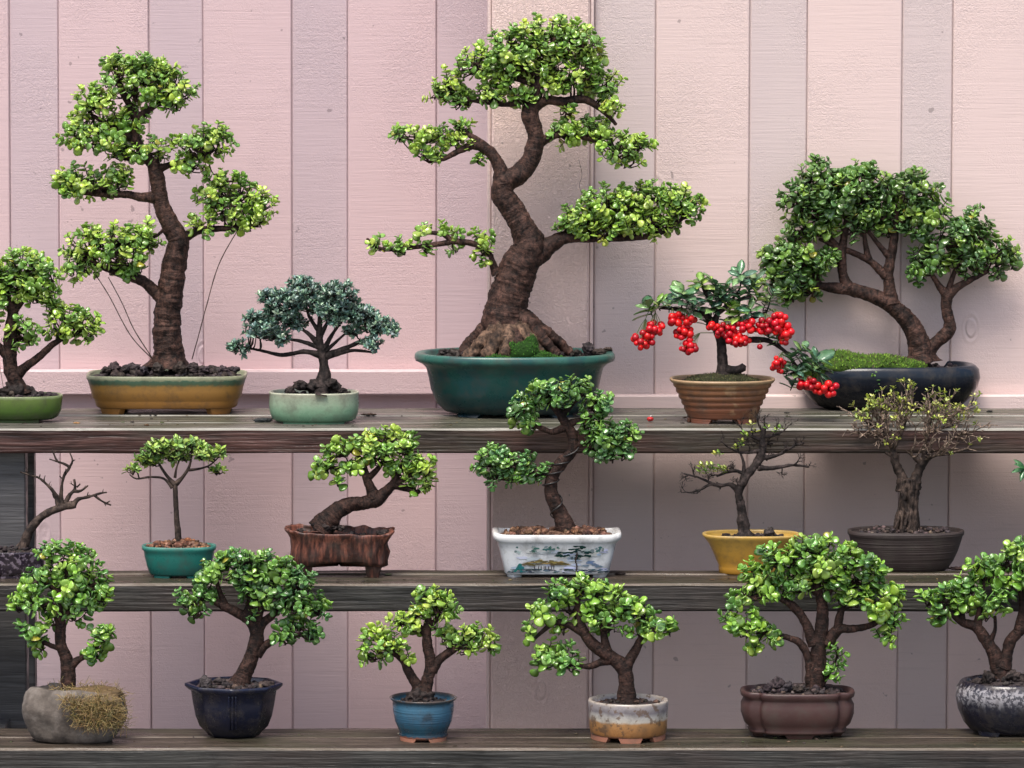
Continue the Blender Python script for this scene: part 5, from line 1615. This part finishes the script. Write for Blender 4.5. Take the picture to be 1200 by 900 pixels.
p.soil(49 * p.k, 60 * p.k, 36 * p.k, sh_mokko, M['soil_black'], (200, 3.8), 6, ((1, 1, 1), (1, .9, .9), (2.2, 2.1, 2.0)))
p.clods([(911, 802, 9, -10), (900, 806, 6, -12), (922, 806, 7, -14), (893, 810, 5, -5), (935, 808, 6, -16)], M['soil_black'], p.root, 'soil_clod')

# -- jade in the dark drip glazed round pot
p = Plant('potted_bonsai', 'forked jade bonsai in a round black drip glazed pot, bottom shelf right end', 'bonsai', 1186, 865, 2, 0.08, G3)
drip = glaze('black_silver_drip_glaze', [(0.0, (0.006, 0.007, 0.014)), (0.45, (0.008, 0.009, 0.018)), (0.62, (0.05, 0.05, 0.06)), (0.80, (0.28, 0.27, 0.29)), (0.93, (0.32, 0.30, 0.31)), (1.0, (0.03, 0.025, 0.03))], 0.16, 0.115, 0.022, 130, (110, (0.01, 0.01, 0.02), 0.48, 0.8), streak=0.12, bumpk=0.3)
pt = pot(p, [(0.72, 3), (0.76, 5), (0.86, 13), (0.96, 28), (1.0, 42), (0.985, 54), (0.93, 60), (0.90, 62)], 67, 52, sh_round, drip, 5, 8, 120)
feet(p, pt, [(-150, -112), (-68, -30), (30, 70), (110, 150)], 0.76, 67, 52, sh_round, 6, drip, 8, slope=4)
p.trunkset(M['bark'], [(1174, 806, 20), (1173, 793, 14), (1170, 778, 11.5), (1163, 762, 9), (1154, 748, 8), (1144, 735, 7), (1128, 729, 5.5), (1115, 718, 4), (1104, 712, 2.5)],
           [[(1174, 782, 10), (1180, 765, 8), (1185, 750, 7.5), (1196, 738, 7), (1207, 724, 6), (1215, 705, 4)], [(1195, 738, 6), (1198, 715, 5), (1196, 690, 3.5), (1192, 665, 2.5)], [(1145, 735, 5), (1148, 715, 4), (1150, 695, 3), (1156, 675, 2)], [(1205, 726, 4.5), (1230, 712, 3.5), (1250, 705, 2)], [(1160, 752, 3.5), (1166, 738, 2.5), (1166, 722, 2)], [(1128, 729, 3.5), (1128, 712, 3), (1132, 698, 2)]], flare=(0.035, 0.4, 5), sides=22, lump=0.12)
p.crown([(1090, 706, 14, 10), (1100, 722, 18, 11), (1110, 703, 19, 12), (1137, 693, 25, 16), (1158, 676, 22, 17), (1165, 706, 18, 14), (1184, 657, 22, 17), (1146, 664, 12, 9), (1194, 684, 20, 18), (1215, 652, 26, 22), (1235, 680, 28, 22), (1252, 706, 22, 18), (1128, 714, 18, 9), (1210, 672, 20, 16), (1156, 724, 10, 7), (1222, 700, 20, 12)], 10.6, 2.1, 'mid', rdk=1.1)
p.soil(57 * p.k, 58 * p.k, 46 * p.k, sh_round, M['soil_black'], (110, 3), 7)
p.clods([(1158, 796, 9, -10), (1186, 794, 10, -8), (1146, 799, 6, -10), (1198, 799, 7, -14)], M['bark_black'], p.root, 'root_mound')

# ================================================================== small fallen things


def at_shelf(px, py, i):
    return P(px, py, Yat(py, ZS[i]))


mb = MB()
c = at_shelf(762, 494, 0)
add_rock(mb, c + Vector((0, 0, 0.006)), 0.0068, 0.15, (0.5, 0.03, 0.03), 2)
add_tube(mb, [(c + Vector((0, 0, .011)), .0008), (c + Vector((.002, 0, .015)), .0008)], 5, 0.01)
o = mb.build('fallen_berry', M['berry'])
o['label'] = 'single fallen red berry lying on the top shelf right of the big teal pot'
o['category'] = 'berry'
for (x, y, i, L, colr, lab) in ((310, 494.5, 0, 16, (0.02, 0.025, 0.025), 'dark crumpled leaf scrap beside the celadon pot on the top shelf'),
                                (432, 487, 0, 11, (0.10, 0.06, 0.04), 'brown curled twig scrap on the top shelf between celadon and teal pots'),
                                (172, 499, 0, 6, (0.10, 0.05, 0.02), 'tiny brown leaf scrap on the top shelf in front of the ochre tray'),
                                (90, 496, 0, 5, (0.45, 0.22, 0.10), 'small orange leaf scrap on the top shelf right of the grass green pot'),
                                (1160, 483, 0, 7, (0.02, 0.018, 0.015), 'black soil crumb on the top shelf right of the black glazed tray'),
                                (922, 484, 0, 4, (0.03, 0.025, 0.02), 'tiny dark crumb on the top shelf between terracotta pot and black tray'),
                                (1122, 668, 1, 14, (0.06, 0.03, 0.025), 'reddish brown debris on the middle shelf behind the matt brown bowl'),
                                (727, 673, 1, 7, (0.03, 0.02, 0.018), 'dark dried leaf on the middle shelf right of the porcelain tray'),
                                (470, 860, 2, 4, (0.45, 0.42, 0.35), 'pale pebble on the bottom shelf at the left of the light blue pot'),
                                (455, 674, 1, 6, (0.15, 0.16, 0.08), 'olive leaf scrap on the middle shelf right of the stump shaped pot')):
    mb = MB()
    c = at_shelf(x, y, i)
    k = pxs(c.y)
    for j in range(4 if L > 8 else 1):
        add_rock(mb, c + Vector((random.uniform(-.35, .35) * L * k if L > 8 else 0, random.uniform(-2, 2) * k, L * 0.13 * k)), L * k * (0.3 if L > 8 else 0.45), 0.5, jcol(colr), 2, (1.4, 1, 0.5))
    o = mb.build('debris', M['tint'])
    o['label'] = lab
    o['category'] = 'debris'

# fine crumbs of soil and leaf litter lying about the pots
mb = MB()
for i, row in ((0, (486, 500)), (1, (674, 683)), (2, (860, 876))):
    for (cx_, w_) in {0: ((196, 120), (368, 80), (603, 130), (846, 80), (1041, 120), (20, 60)), 1: ((210, 60), (398, 80), (652, 95), (880, 70), (1061, 85)), 2: ((88, 80), (274, 70), (496, 55), (736, 65), (934, 85), (1186, 80))}[i]:
        for j in range(16):
            x = cx_ + random.gauss(0, 0.55) * w_
            y = random.uniform(*row)
            q = at_shelf(x, y, i)
            r = random.choice((0.7, 0.9, 1.1, 1.6)) * pxs(q.y)
            add_rock(mb, q + Vector((0, 0, r * 0.35)), r, 0.4, jcol(random.choice(((0.03, 0.022, 0.02), (0.05, 0.035, 0.028), (0.10, 0.06, 0.035), (0.16, 0.12, 0.06), (0.09, 0.12, 0.04))), 0.3), 1, (1.4, 1.2, 0.5))
o = mb.build('soil_crumbs', M['tint'])
o['kind'] = 'stuff'
o['label'] = 'fine soil crumbs and leaf litter scattered over the shelf boards around the pots'
o['category'] = 'crumbs'
